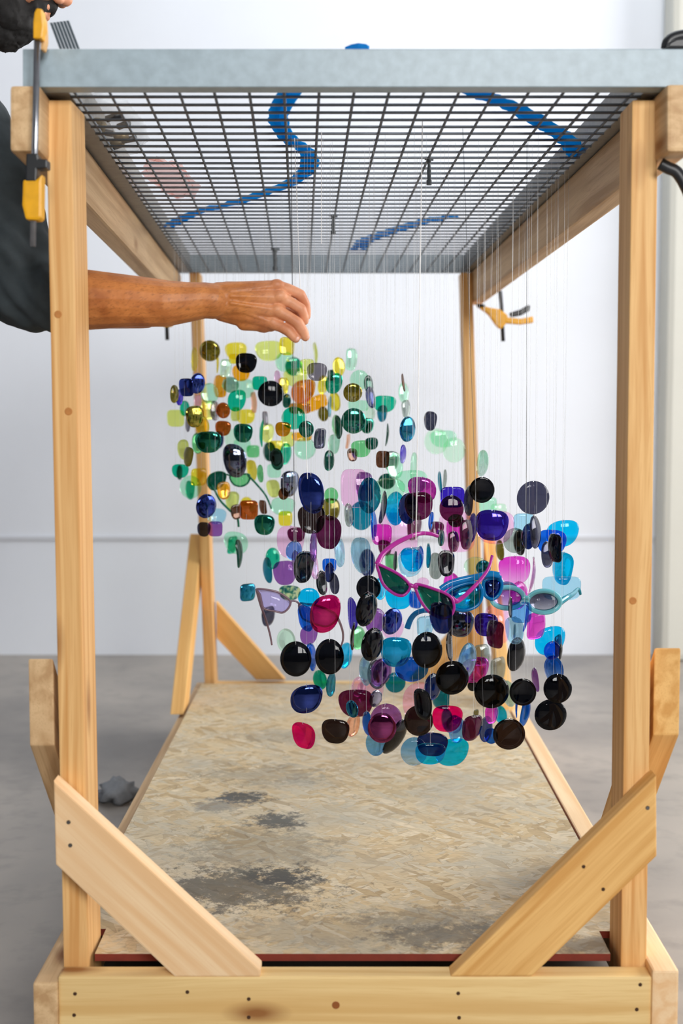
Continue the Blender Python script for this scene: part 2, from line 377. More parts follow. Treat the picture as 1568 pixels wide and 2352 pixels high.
# front plank and base rails
plank = hexa('base_plank', [Vector((P(133, 2243, 2.0).x, 2.0 + dy, ZT.z - dz)) for dy, dz in ((0, 0), (0.04, 0), (0.04, 0.142), (0, 0.142))],
     [Vector((P(1497, 2243, 2.0).x, 2.0 + dy, ZT.z - dz)) for dy, dz in ((0, 0), (0.04, 0), (0.04, 0.142), (0, 0.142))], M['wood_plank'], stand, 0.004)
def local_disc(name, p, nrm, r, mat, parent, th=0.0016):
    bm = bmesh.new(); bmesh.ops.create_cone(bm, cap_ends=True, segments=12, radius1=r, radius2=r * 0.8, depth=th)
    o = obj(name, bm, mat); o.matrix_world = Matrix.Translation(p) @ Vector(nrm).to_track_quat('Z', 'Y').to_matrix().to_4x4()
    return child_at(o, parent)
bpy.context.view_layer.update()
for px, py in ((172, 2283), (430, 2279), (571, 2295), (571, 2337), (170, 2332), (1052, 2282), (1054, 2338), (1470, 2262), (1462, 2319)):
    local_disc('nail_hole', P(px, py, 1.9995), (0, -1, 0), 0.0032, mhole, plank)
local_disc('knot', P(771, 2309, 1.9996), (0, -1, 0), 0.0065, plain('knot', (150, 84, 34), 0.7), plank, 0.001)
bk = hexa('base_plank', [B(133, 2243, 4.21) + Vector((0, dy, -dz)) for dy, dz in ((0, 0), (0.04, 0), (0.04, 0.14), (0, 0.14))],
     [B(1497, 2243, 4.21) + Vector((0, dy, -dz)) for dy, dz in ((0, 0), (0.04, 0), (0.04, 0.14), (0, 0.14))], M['wood_plank'], stand, 0.004)
for l, r, pt, mat in ((75, 132, 2258, M['wood_side']), (1498, 1559, 2229, M['wood_lit'])):
    f = [P(l, pt, 1.995), P(r, pt, 1.995)]; f = f + [f[1] - Vector((0, 0, 0.142)), f[0] - Vector((0, 0, 0.142))]
    e = 4.26 - 1.995
    hexa('side_rail', f, [v + DB * e for v in f], mat, stand, 0.004)
# chipboard deck: one sheet notched round the posts, painted red edge
md = osb(); red = plain('red_edge', (126, 46, 30), 0.75)
def deckpt(px, Y, dz):
    q = B(px, 2243, Y); return Vector((q.x, Y, ZT.z + dz + DB.z * (Y - 2.0)))
lX = lambda Y, dz=OSB_H: deckpt(0, Y, dz)
def edgeX(px, py): return onplane(px, py)
eL0, eL1 = edgeX(146, 2185), edgeX(470, 1556); eR0, eR1 = edgeX(1468, 2185), edgeX(1127, 1556)
def along(a, b, Y): t = (Y - a.y) / (b.y - a.y); return a + (b - a) * t
nL, nR = P(217, 2200, 2.055).x, P(1402, 2200, 2.055).x
pl = along(eL0, eL1, 2.16); pr = along(eR0, eR1, 2.15)
poly = [Vector((nL, 2.058, 0)), Vector((nR, 2.058, 0)), Vector((nR, 2.15, 0)), pr, along(eR0, eR1, 4.14), along(eL0, eL1, 4.14), pl, Vector((nL, 2.16, 0))]
bm = bmesh.new()
top = [bm.verts.new((p.x, p.y, ZT.z + OSB_H + DB.z * (p.y - 2.0))) for p in poly]; bot = [bm.verts.new(v.co - Vector((0, 0, 0.012))) for v in top]
bm.faces.new(top); bm.faces.new(bot[::-1])
for i in range(len(poly)):
    f = bm.faces.new((top[i], bot[i], bot[(i + 1) % 8], top[(i + 1) % 8])); f.material_index = 1
bmesh.ops.recalc_face_normals(bm, faces=bm.faces)
dk = obj('deck_board', bm, md); dk.data.materials.append(red)
child_at(dk, stand); dk['label'] = 'stained chipboard deck with red painted edge'
# joists that carry the deck, just below it
for Y in (2.5, 3.1, 3.7):
    a, b = along(eL0, eL1, Y), along(eR0, eR1, Y); z = ZT.z + DB.z * (Y - 2.0) - 0.0025
    hexa('joist', [Vector((a.x + 0.01, Y + dy, z - dz)) for dy, dz in ((0, 0), (0.038, 0), (0.038, 0.13), (0, 0.13))], [Vector((b.x - 0.01, Y + dy, z - dz)) for dy, dz in ((0, 0), (0.038, 0), (0.038, 0.13), (0, 0.13))], M['wood_side'], stand)
mkn = plain('knot_brown', (192, 126, 62), 0.7)
posts = [o for o in stand.children if o.name.startswith('post')]
for i, px, py, r in ((0, 157, 945, .0062), (0, 133, 722, .0060), (1, 1453, 1380, .0060)):
    local_disc('knot', P(px, py, yf - .0004), (0, -1, 0), r, mkn, posts[i], 0.0008)
# front corner braces
dpt = Vector((0, 0.038, 0))
bl = prism('brace', [P(122.5, 1793, 2.0), P(127.5, 1986, 2.0), P(401, 2244, 2.0), P(598, 2244, 2.0), P(598, 2228, 2.0)], dpt, M['wood_lit'], P(598, 2236, 2) - P(125, 1790, 2), stand)
br = prism('brace', [P(1507, 1781, 2.0), P(1508, 1967, 2.0), P(1222, 2243, 2.0), P(1034, 2243, 2.0)], dpt, M['wood_amber'], P(1034, 2243, 2) - P(1507, 1781, 2), stand)
for px, py in ((157, 1889), (161, 1942)): local_disc('screw', P(px, py, 1.9993), (0, -1, 0), 0.0035, mscrew, bl)
local_disc('screw', P(1487, 1856, 1.9993), (0, -1, 0), 0.0035, mscrew, br)
for px, py in ((1340, 1991), (1385, 2043)): local_disc('nail_hole', P(px, py, 1.9993), (0, -1, 0), 0.003, mhole, br)
# back corner braces, in the plane of the back posts
prism('brace', [P(496, 1382, 4.21), P(497, 1466, 4.21), P(588, 1562, 4.21), P(655, 1562, 4.21)], dpt, M['wood_amber'], P(655, 1562, 4.21) - P(496, 1382, 4.21), stand)
prism('brace', [P(1092, 1382, 4.21), P(1091, 1466, 4.21), P(1008, 1562, 4.21), P(941, 1562, 4.21)], dpt, M['wood_amber'], P(941, 1562, 4.21) - P(1092, 1382, 4.21), stand)
# side braces outside the posts: front pair runs back and down, back pair runs forward and down
def side_brace(corners, th, mat):
    a = sum((c for c in corners[:2]), Vector()) / 2; b = sum((c for c in corners[2:]), Vector()) / 2
    return prism('brace', corners, Vector((th, 0, 0)), mat, b - a, stand)
Xl = P(66, 1600, 2.06).x; zA, zB = P(66, 1512, 2.06).z, P(66, 1712, 2.06).z; zr = ZT.z + 0.0
dn = lambda z0: (z0 - zr)
side_brace([Vector((Xl, 2.06, zA)), Vector((Xl, 2.06, zB)), Vector((Xl, 2.06 + dn(zB) * 1.0, zr)), Vector((Xl, 2.06 + dn(zA) * 1.0, zr))], 0.040, M['wood_side'])
Xr = P(1561, 1600, 2.06).x; zA, zB = P(1561, 1487, 2.06).z, P(1561, 1688, 2.06).z
side_brace([Vector((Xr, 2.06, zA)), Vector((Xr, 2.06, zB)), Vector((Xr, 2.06 + dn(zB), zr)), Vector((Xr, 2.06 + dn(zA), zr))], -0.042, M['wood_amber'])
Xl = P(432, 1230, 4.2).x; zA = P(432, 1229, 4.2).z; zB = zA - 0.128; zr4 = ZT.z + DB.z * 1.9
side_brace([Vector((Xl, 4.25, zA)), Vector((Xl, 4.25, zB)), Vector((Xl - .006, 4.25 - (zB - zr4), zr4)), Vector((Xl - .006, 4.25 - (zA - zr4), zr4))], 0.040, M['wood_amber'])
Xr = P(1140, 1230, 4.2).x
side_brace([Vector((Xr, 4.25, zA)), Vector((Xr, 4.25, zB)), Vector((Xr + .006, 4.25 - (zB - zr4), zr4)), Vector((Xr + .006, 4.25 - (zA - zr4), zr4))], -0.038, M['wood_amber'])
# top side beams
for a, b, pt, pb, y0 in ((31, 100, 206, 356, 1.975), (1521, 1582, 203, 357, 1.975)):
    f = [T(a, pt, y0), T(b, pt, y0), T(b, pb, y0), T(a, pb, y0)]
    hexa('top_beam', f, [v + DT * 2.29 for v in f], M['wood_side'], stand, 0.006)

# ------------------------------------------------------------------ steel frame with welded mesh, lying on the beams
grate = empty('mesh_panel', T(784, 200, 3.1)); tag(grate, 'grey steel frame with welded wire mesh lying across the top of the stand', 'wire mesh')
mst = plain('painted_steel', (160, 178, 188), 0.4, 0.0); mrail = plain('steel_rail', (138, 136, 132), 0.5, 0.2); mwire = plain('galvanised_wire', (112, 120, 130), 0.4, 0.2)
def rail(y0, y1, l, r, pt, pb, mat=mst):
    f = [T(l, pb, y0), T(r, pb, y0), T(r, pt, y0), T(l, pt, y0)]
    return hexa('frame_rail', f, [v + DT * (y1 - y0) for v in f], mat, grate, 0.0015)
rail(2.0, 2.034, 52, 1612, 112, 200)
rail(4.226, 4.26, 52, 1612, 112, 200)
rail(2.036, 4.224, 52, 149, 112, 200, mrail)
rail(2.036, 4.224, 1491, 1600, 112, 200, mrail)
cw = [T(px, 203, 2.036) for px in (152, 1489)]
Y = 2.052; n = 0
while Y < 4.225:
    a, b = T(148, 202.0, Y), T(1492, 202.0, Y)
    tube('cross_wire', [a, (a + b) / 2, b], 0.0025, mwire, grate, 6); Y += 0.0490
bpx = 2.036
for k in range(-7, 10):
    px = 733.5 + 81.6 * k
    if not 152 < px < 1489: continue
    a, b = T(px, 198.5, 2.034), T(px, 198.5, 4.226)
    tube('long_wire', [a, (a + b) / 2, b], 0.0025, mwire, grate, 6)
meshZ = lambda Y: (T(784, 202, Y)).z
# ------------------------------------------------------------------ lenses hung on nylon threads
# px, py, width, height, shape, colour, zone, flags   (m mirror, g gradient, f in front, t<deg> tilt)
LENS = '''
481 806 42 42 R ol F m
449 825 18 48 O ye F
541 806 44 34 W ye F
538 824 22 20 Q ye F
566 834 45 42 W bk M
501 833 6 42 W ye F
520 846 20 36 Q pg F
553 856 36 34 W am F
617 806 54 40 W yl F
657 795 30 36 Q ye F
655 831 40 40 R mi F
636 867 13 28 O pk F
502 887 29 45 Q am F
480 904 34 42 R mi F
529 884 34 32 R mi F m
562 893 37 38 W mi F
544 920 39 46 A tg M
596 880 30 28 Q tg F
622 904 55 54 R bk M
455 881 29 44 R nv M m
426 890 33 38 Q nv M m
402 905 15 38 O ol M
414 913 12 34 O vi M
425 938 21 31 O tg F
453 920 16 24 Q pk F
403 961 35 34 Q yl F
449 957 35 46 W ol M m
430 968 14 42 O gy F
479 942 28 38 Q yl F
512 943 30 34 R or M m
495 943 17 40 O gy F
563 957 38 30 W ye F
539 951 20 28 Q yl F
586 924 14 42 Q sa F
607 961 9 28 Q gy F
653 886 19 33 Q ye F
659 921 17 28 O dg F
512 984 34 32 W or M m
462 978 32 42 R ye F
477 1016 56 46 W dg M m
456 1018 22 42 O gr F
502 1011 24 36 O nv F
558 995 41 40 W dg M m
533 1005 30 34 Q pg F
598 995 8 58 O tg M
617 995 24 38 W yl F
661 1009 27 30 Q yl F
650 986 33 31 W am M m
419 1033 27 41 A yl F
430 1049 25 42 W ol M
539 1059 50 72 A bk M m
634 1024 32 21 Q ye F
617 1037 28 40 R dg F
657 1043 23 44 O tg F
636 1050 28 38 R dg M
581 1037 26 25 Q gr F
556 1024 34 30 W mi F
727 811 7 44 W yl F
810 826 23 44 Q mi F
728 854 42 38 W gy M
779 842 25 38 O ye F
767 881 36 44 A tg M m
760 862 17 22 Q dg F
674 842 34 38 R tg F m
678 867 48 36 W yl F
705 842 28 30 Q yl F
695 900 46 48 A or F
709 892 24 36 W am F
743 884 21 38 O ye F
767 923 24 38 O ye F
724 926 50 28 Q am F t-20
688 938 44 22 Q am F m
825 873 38 40 R mi F
810 902 40 40 R ol M m
845 884 20 40 O dg M
849 913 20 46 O nv M
883 928 46 34 W tg F
876 950 20 34 A tb F
812 967 52 54 R dg M m
845 978 28 33 W dg M m
823 932 42 22 Q mi F
850 951 22 28 R pg F
674 960 52 48 R tg M
703 986 32 36 R dg M m
693 1003 40 18 Q am F
732 1007 24 43 Q sk M
779 981 16 50 O dg M
769 977 15 42 O gr F
755 934 6 42 O tb F
741 951 22 30 R ol F
700 1030 44 44 R mi F
764 1020 24 40 W mi F
757 1058 22 44 O dg M
829 1031 42 36 W gr M
853 1019 28 26 W dg M
808 1045 22 28 W br M
801 1014 7 30 Q sa F
891 999 5 48 O dg M
929 902 22 42 R mi F
924 879 6 38 O br M
934 939 20 38 W ag M
938 986 36 54 R tb M m
986 967 25 41 W sk M
927 1043 14 40 O vi M g
1018 1008 54 34 W mi F
1002 1014 48 52 R pg F
1043 1034 46 50 R pg F
953 1070 18 57 O mi M
1110 1064 20 56 O mi M g
1008 1108 5 46 O tb M
1023 1100 5 40 O ag M
414 1082 34 28 W tg F
411 1085 9 30 O dg F
437 1119 44 46 R mi F
434 1126 23 38 W tg F
458 1096 31 36 Q ye F
475 1163 41 52 R nv M m
498 1186 38 32 W sb F
468 1216 29 31 W sk M
494 1215 31 32 Q pu M
512 1127 24 36 W am F
531 1149 30 36 W yl F
581 1080 24 42 W ye F
596 1088 15 38 O gr M
638 1058 28 38 R dg F
629 1082 28 28 Q mi F
566 1155 24 24 R ye F
571 1172 40 42 Q or M m
541 1176 22 32 W br M
602 1165 17 30 Q br M
607 1206 44 44 W dg M m
650 1163 48 36 W mi F
655 1191 28 30 Q ye F
629 1122 29 36 W yl F
651 1134 22 26 R br M
668 1112 38 56 W bk M m
541 1247 52 48 A mi M
536 1252 17 36 Q tg F
552 1272 10 62 A dg M
627 1283 30 46 O tg M
612 1310 22 56 O tb M
653 1316 50 52 W pu M
570 1361 32 38 Q tb M m
665 1362 46 32 W ag M c
618 1416 27 43 W sk M
655 1472 42 52 R pg M
714 1134 55 88 A nv N mf
762 1170 40 48 W ol M
760 1138 30 34 R gr M
715 1192 58 62 W db M
757 1222 56 72 W pl N
667 1246 58 70 W pk N
676 1265 34 42 R bs N
680 1228 38 32 W pl M
784 1270 22 60 W sb N
812 1122 56 82 Q pk N
832 1118 34 62 Q pu M
851 1138 48 76 R tb N
829 1185 50 62 R tb M
803 1183 19 50 O ag N
883 1166 10 70 O sk N
904 1168 40 72 R cy N
861 1203 14 70 O bl N
877 1228 42 44 Q mg N
885 1258 28 34 W pl M
825 1277 42 78 W sb N
840 1293 34 60 R nv M
877 1055 28 36 Q br M
901 1059 34 42 W ag M m
905 1070 36 56 O mi M
888 1106 36 34 R dg M
945 1107 66 50 W mi M
893 1128 66 56 W mi M
717 1255 14 66 O pu N
969 1126 60 56 A mg N m
934 1168 40 66 R nv N
961 1163 60 60 W pl N
954 1213 34 54 W pl M
1038 1142 52 44 Q vi N
1037 1168 52 56 R pl N
1047 1196 34 28 R db M
1073 1150 15 64 O sk N
1075 1228 34 64 W pl N
1087 1214 14 64 O vi N
1044 1244 28 44 W pl N
1042 1217 34 50 Q mg M
913 1228 86 92 Q pk M
1050 1224 78 88 Q pk M
1002 1214 32 30 W pl M
1015 1236 16 34 W dg N
988 1196 12 38 O bl N
944 1285 46 52 A cy N
946 1292 58 64 W sb N
965 1282 13 50 O bl N
986 1277 6 52 O tb N
998 1300 30 56 W ag M
1022 1294 40 56 W bk N
905 1290 5 44 O sk N
897 1290 26 34 Q gr M
1106 1125 53 55 R bk N
1225 1144 70 72 R sk N
1130 1207 70 66 W vi N m
1138 1211 82 72 W pk N
1145 1175 34 34 Q pg M
1120 1160 38 34 Q mi M
1183 1242 50 54 R ag N
1190 1246 20 56 O bk M
1211 1232 23 55 O nv N
1232 1222 30 70 O sk N f
1203 1200 44 38 Q sb N
1292 1226 69 58 A cy N
1267 1246 62 54 W bl N
1270 1259 19 60 Q bk N f
1259 1274 32 56 O sk N
1146 1264 14 44 O ol M
1181 1310 67 60 W mg N g
1225 1325 11 82 O pk N
1289 1306 36 70 W cy N
1290 1352 82 52 Q sb N
1110 1304 32 32 R tb M m
1092 1300 50 40 R pg M
1193 1368 46 60 R mg N
1197 1407 44 46 Q bs N
1211 1419 13 62 O bl N
1234 1438 46 58 Q mg N
1264 1473 66 64 A cy N
1268 1495 36 42 R bl N
1285 1483 22 46 Q nv N
1289 1497 10 34 O bk N
1184 1448 34 58 W sb N
1183 1450 8 30 O tb M
1188 1504 46 74 R bk N
1269 1538 35 60 R bl N g
1281 1582 61 63 R bk N
1227 1562 9 52 O pu N
1116 1436 50 52 W vi N m
1133 1457 30 58 Q pl N f
1142 1435 52 82 Q pk M
1170 1395 12 44 O bk N f
1058 1433 56 60 W bk N m
1076 1520 46 80 R bs N g
1090 1540 62 58 A mg N m
1108 1505 38 46 Q ag M
1146 1542 38 60 Q ag M
1130 1589 76 73 R bk N f
1200 1589 57 59 R bk N
1165 1594 26 57 R sb M
1185 1616 8 60 O bl N
1208 1639 27 61 O bl N
1265 1643 69 68 R bk N f
1168 1685 69 68 R db N f
1131 1641 32 40 W mg N
1151 1641 24 40 R cy M
1128 1690 28 34 R bl N
1087 1673 49 58 W pl N f
1113 1674 34 56 R nv N
1094 1640 13 20 W ol M
1085 1576 22 24 R bk M
1028 1652 66 60 W hp N f
1025 1656 23 52 O vi M
1043 1664 34 40 R vi M
1047 1676 40 56 R bs M
951 1727 58 62 R bs N g
989 1732 66 48 W cy N
993 1709 66 53 W nv N
1038 1729 72 62 A cy N
911 1696 40 86 O bk N t20
961 1656 62 66 R db N
975 1618 36 66 W bk N f
958 1611 62 80 A pk N
996 1578 40 58 R nv N
1039 1558 72 74 R bk N f
946 1538 72 56 R bl N
981 1494 66 78 R bk N f
1008 1596 36 60 Q tb M
679 1514 67 75 R bk N f
756 1509 62 76 R bk N f
719 1509 17 62 A bl N
733 1562 31 42 R tg M
758 1572 20 52 O tb N
790 1505 32 56 R cy M
704 1607 69 63 A nv N mf
700 1689 52 58 W hp N f
770 1681 60 55 W db N f
816 1616 74 60 W pl N
807 1629 26 38 R tb N m
864 1605 28 38 R gy N m
850 1590 56 60 W pk M
808 1667 30 46 W sa N
841 1662 20 52 O bl N
887 1652 68 66 R pu N
877 1673 61 67 R pl N mf
864 1707 42 54 R bs N
835 1542 26 62 R sb N
863 1547 44 66 R sk N
877 1545 48 62 R pu N
826 1578 34 44 R pk M
908 1568 44 44 R tb M
858 1481 50 72 R bk N f
910 1499 66 66 W cy N mf
709 1372 46 40 R cy N
747 1412 66 84 A hp N mf
706 1420 36 56 W bl N
709 1459 38 44 A pu N
678 1297 20 60 O pu N
694 1302 42 68 W bk N
718 1300 18 58 O pk N
737 1339 22 52 O bk N
758 1315 20 42 R nv N
769 1340 21 46 O sk N
756 1298 30 28 Q bl N
824 1465 34 50 R gr M
846 1351 52 54 R bk N
845 1400 48 76 R bk N f
813 1410 22 72 O vi N
807 1462 6 60 A bk N
876 1352 26 48 W cy N
902 1428 46 58 R nv N m
864 1427 46 56 R pu N
902 1444 48 46 W pk M
916 1373 58 50 W cy N
952 1378 26 36 Q bl M
1008 1420 46 68 W nv N k
977 1438 36 42 Q sb N
1029 1483 17 66 O bk N
971 1337 26 20 R pk M
1038 1343 34 52 O mg M
'''
def outline(shape, n, s):
    pts = []
    for k in range(n):
        a = 2 * math.pi * (k + 0.5) / n; c, d = math.cos(a), math.sin(a)
        e = {'R': 2.0, 'O': 2.15, 'Q': 4.2, 'W': 2.9, 'A': 2.35}[shape]
        r = (abs(c) ** e + abs(d) ** e) ** (-1 / e); x, z = r * c, r * d
        t = (1 - z) / 2
        if shape == 'W': x = x * (1.0 - 0.26 * t * t) + s * 0.13 * (t - 0.3) ; z = z + 0.07 * x * s
        if shape == 'A': x = x * (1.0 - 0.20 * t) + s * 0.26 * t * (1 - 0.4 * t) - 0.06 * s; z = z - 0.10 * x * s
        if shape == 'Q': x = x * (1.0 - 0.06 * t)
        pts.append((x, z))
    mx = max(abs(p[0]) for p in pts); x0, x1 = min(p[0] for p in pts), max(p[0] for p in pts); z0, z1 = min(p[1] for p in pts), max(p[1] for p in pts)
    return [((p[0] - (x0 + x1) / 2) / ((x1 - x0) / 2), (p[1] - (z0 + z1) / 2) / ((z1 - z0) / 2)) for p in pts]
def lens_mesh(shape, w, h, s, base=0.085, th=0.0019, n=36):
    o = outline(shape, n, s); bm = bmesh.new(); layers = []
    for side in (0, 1):
        y = lambda x, z: (x * x + z * z) / (2 * base) + (th if side else 0.0)
        cen = bm.verts.new((0, y(0, 0), 0)); rings = []
        for f in (0.38, 0.72, 0.985 if True else 1):
            rings.append([bm.verts.new((x * f * w / 2, y(x * f * w / 2, z * f * h / 2), z * f * h / 2)) for x, z in o])
        layers.append((cen, rings))
    for side, (cen, rings) in enumerate(layers):
        fl = side == 1
        def face(*v): bm.faces.new(v[::-1] if fl else v).smooth = True
        for k in range(n):
            j = (k + 1) % n; face(cen, rings[0][k], rings[0][j])
            for a, b in ((0, 1), (1, 2)): face(rings[a][k], rings[b][k], rings[b][j], rings[a][j])
    # rounded edge
    mid = [bm.verts.new((x * w / 2, (x * x * w * w + z * z * h * h) / 8 / base + th / 2, z * h / 2)) for x, z in o]
    A, Bk = layers[0][1][2], layers[1][1][2]
    for k in range(n):
        j = (k + 1) % n
        for q in ((A[k], mid[k], mid[j], A[j]), (mid[k], Bk[k], Bk[j], mid[j])): bm.faces.new(q)
    bmesh.ops.recalc_face_normals(bm, faces=bm.faces)
    for v in bm.verts: v.co.y -= (w * w + h * h) / 32 / base
    return bm
_rm = {}
def ring_mesh():
    if 'r' not in _rm:
        bm = bmesh.new(); pts = [Vector((0.0021 * math.cos(a), 0, 0.0021 * math.sin(a))) for a in [2 * math.pi * k / 12 for k in range(12)]]
        tube_bm(bm, pts, 0.00045, 5, closed=True); bmesh.ops.recalc_face_normals(bm, faces=bm.faces)
        m = bpy.data.meshes.new('ring'); bm.to_mesh(m); bm.free(); m.materials.append(plain('ring_steel', (216, 220, 224), 0.2, 0.8)); _rm['r'] = m
    return _rm['r']
SHAPE = {'R': 'round', 'O': 'oval', 'Q': 'squared', 'W': 'tapered', 'A': 'teardrop'}
TRUE = {'R': 0.97, 'O': 0.80, 'Q': 1.02, 'W': 1.08, 'A': 1.02}
ZONE = {'F': (3.10, 3.62), 'M': (2.74, 3.06), 'N': (2.34, 2.70)}
rng = random.Random(11)
items = []
for ln in LENS.strip().split('\n'):
    f = ln.split(); fl = f[7] if len(f) > 7 else ''; tilt = 0
    if 't' in fl: i = fl.index('t'); tilt = float(fl[i + 1:]); fl = fl[:i]
    z = f[6]
    # the far left cloud really is farther; middle items lower in the picture belong to the near cloud's back
    items.append(dict(x=float(f[0]), y=float(f[1]), w=float(f[2]), h=float(f[3]), s=f[4], c=f[5], z=z, fl=fl, tilt=tilt))
strands = []
for it in items:
    lo, hi = ZONE[it['z']]
    if it['z'] == 'M' and it['x'] < 700 and it['y'] < 1260: lo, hi = 2.9, 3.14
    if 'f' in it['fl']: lo, hi = 2.30, 2.42
    def penalty(Y):
        pen = 0.0
        for o in items:
            if o is it or 'Y' not in o: continue
            ox = (o['w'] + it['w']) / 2 - abs(o['x'] - it['x']); oy = (o['h'] + it['h']) / 2 - abs(o['y'] - it['y'])
            if ox > -6 and oy > -6:
                need = 0.012 + (0.020 if it['w'] < .6 * it['h'] else 0.007) + (0.020 if o['w'] < .6 * o['h'] else 0.007)
                pen += max(0, need - abs(o['Y'] - Y)) * 100
        return pen
    joined = False
    for s in [] if 'k' in it['fl'] else sorted(strands, key=lambda s: abs(s['x'] - it['x'])):
        if abs(s['x'] - it['x']) < 10 and lo <= s['Y'] <= hi and all(abs(o['y'] - it['y']) > (o['h'] + it['h']) / 2 + 1 for o in s['l']) and penalty(s['Y']) < 0.6:
            it['Y'] = s['Y']; s['l'].append(it); joined = True; break
    if joined: continue
    if 'k' in it['fl']: lo, hi = 2.200, 2.215
    best = None
    for k in range(24):
        Y = lo + (hi - lo) * rng.random(); pen = 0.0
        for o in items:
            if o is it or 'Y' not in o: continue
            ox = (o['w'] + it['w']) / 2 - abs(o['x'] - it['x']); oy = (o['h'] + it['h']) / 2 - abs(o['y'] - it['y'])
            if ox > -6 and oy > -6:
                need = 0.012 + (0.020 if it['w'] < .6 * it['h'] else 0.007) + (0.020 if o['w'] < .6 * o['h'] else 0.007)
                d = abs(o['Y'] - Y); pen += max(0, need - d) * 100
        if best is None or pen < best[0]: best = (pen, Y)
        if pen == 0: break
    it['Y'] = best[1]
    # reuse a thread when one hangs right there
    for s in strands:
        if abs(s['x'] - it['x']) < 8 and abs(s['Y'] - it['Y']) < 0.022 and all(abs(o['y'] - it['y']) > (o['h'] + it['h']) / 2 - 2 for o in s['l']):
            it['Y'] = s['Y']; s['l'].append(it); break
    else: strands.append(dict(x=it['x'], Y=it['Y'], l=[it]))
lens_objs = []
for it in items:
    Y = it['Y']; c = P(it['x'], it['y'], Y); k = Y / F * (1.15 if it['z'] == 'F' else 1.09)
    w, h = it['w'] * k, it['h'] * k
    tw = min(TRUE[it['s']] * h, 0.062) if it['s'] != 'A' else max(w, 0.9 * min(h, .055))
    tw = max(tw, w); yaw = 0.0
    if w < 0.86 * tw: yaw = math.acos(min(1, max(0.10, w / tw - 0.03)))
    else: tw = w; yaw = rng.uniform(-0.12, 0.12)
    yaw *= rng.choice((-1, 1))
    sgn = rng.choice((-1, 1))
    if it['s'] == 'A' and it['c'] in ('cy',): sgn = -1
    bm = lens_mesh(it['s'], tw, h, sgn)
    mat = lensmat(it['c'], 'm' in it['fl'], 'g' in it['fl'], 'c' in it['fl'])
    o = obj('sunglass_lens', bm, mat); o.location = c
    pitch = rng.uniform(-0.10, 0.16) if 'm' not in it['fl'] else rng.uniform(0.02, 0.16)
    flip = math.pi if (rng.random() < 0.35 and 'm' not in it['fl']) else 0
    o.rotation_euler = (Matrix.Rotation(math.radians(it['tilt']), 3, 'Y') @ Matrix.Rotation(yaw + flip, 3, 'Z') @ Matrix.Rotation(pitch, 3, 'X')).to_euler()
    it['o'] = o; it['hw'] = h; lens_objs.append(it)
    if it['z'] == 'N' and it['h'] > 40:
        r = obj('ring', ring_mesh(), None, o, (0, 0.0006 - (tw * tw + h * h) / 32 / 0.085 + h * h / 8 / 0.085, h / 2 - 0.0012)); r.rotation_euler = (0, 0, rng.uniform(.6, 1.6))

# labels -------------------------------------------------------------
def cname(it):
    n = COL[it['c']][1]; s = SHAPE[it['s']]; fl = it['fl']
    r = it['w'] / it['h']
    turn = ' seen edge on' if r < 0.24 else (' turned sideways' if r < 0.56 else '')
    kind = 'mirrored ' if 'm' in fl else ('gradient ' if 'g' in fl else ('mottled ' if 'c' in fl else ''))
    size = 'large ' if it['h'] * it['w'] > 4300 else ('small ' if it['h'] < 31 else '')
    return f"{size}{n} {kind}{s} lens{turn}"
def rel(a, b):
    dx, dy = a['x'] - b['x'], a['y'] - b['y']
    ov = abs(dx) < (a['w'] + b['w']) * .32 and abs(dy) < (a['h'] + b['h']) * .32
    if ov: return 'behind' if a['Y'] > b['Y'] else 'in front of'
    if abs(dx) > abs(dy) * 1.3: return 'left of' if dx < 0 else 'right of'
    if abs(dy) > abs(dx) * 1.3: return 'just above' if dy < 0 else 'just below'
    return ('up and left of' if dx < 0 else 'up and right of') if dy < 0 else ('down and left of' if dx < 0 else 'down and right of')
from collections import Counter
for it in items: it['n'] = cname(it)
cnt = Counter(it['n'] for it in items)
used = set()
for it in items:
    if cnt[it['n']] == 1:
        lab = it['n']; z = it['z']
        lab += ' in the yellow and green cloud' if z == 'F' else (' hanging on a clear thread')
        it['lab'] = lab; used.add(lab)
for it in items:
    if 'lab' in it: continue
    nb = sorted((o for o in items if o is not it and o['n'] != it['n']), key=lambda o: math.hypot(o['x'] - it['x'], o['y'] - it['y']) * (0.6 if cnt[o['n']] == 1 else 1.0))
    for o in nb[:24]:
        art = 'the' if cnt[o['n']] == 1 else ('an' if o['n'][0] in 'aeiou' else 'a')
        lab = f"{it['n']} {rel(it, o)} {art} {o['n']}"
        if len(lab.split()) <= 13 and lab not in used: it['lab'] = lab; used.add(lab); break
for it in items:
    g = {'F': 'lenses of the far yellow and green cloud', 'M': 'lenses in the middle of the hanging cloud', 'N': 'lenses of the near blue and purple cloud'}[it['z']]
    tag(it['o'], it.get('lab', it['n']), 'lens', g)

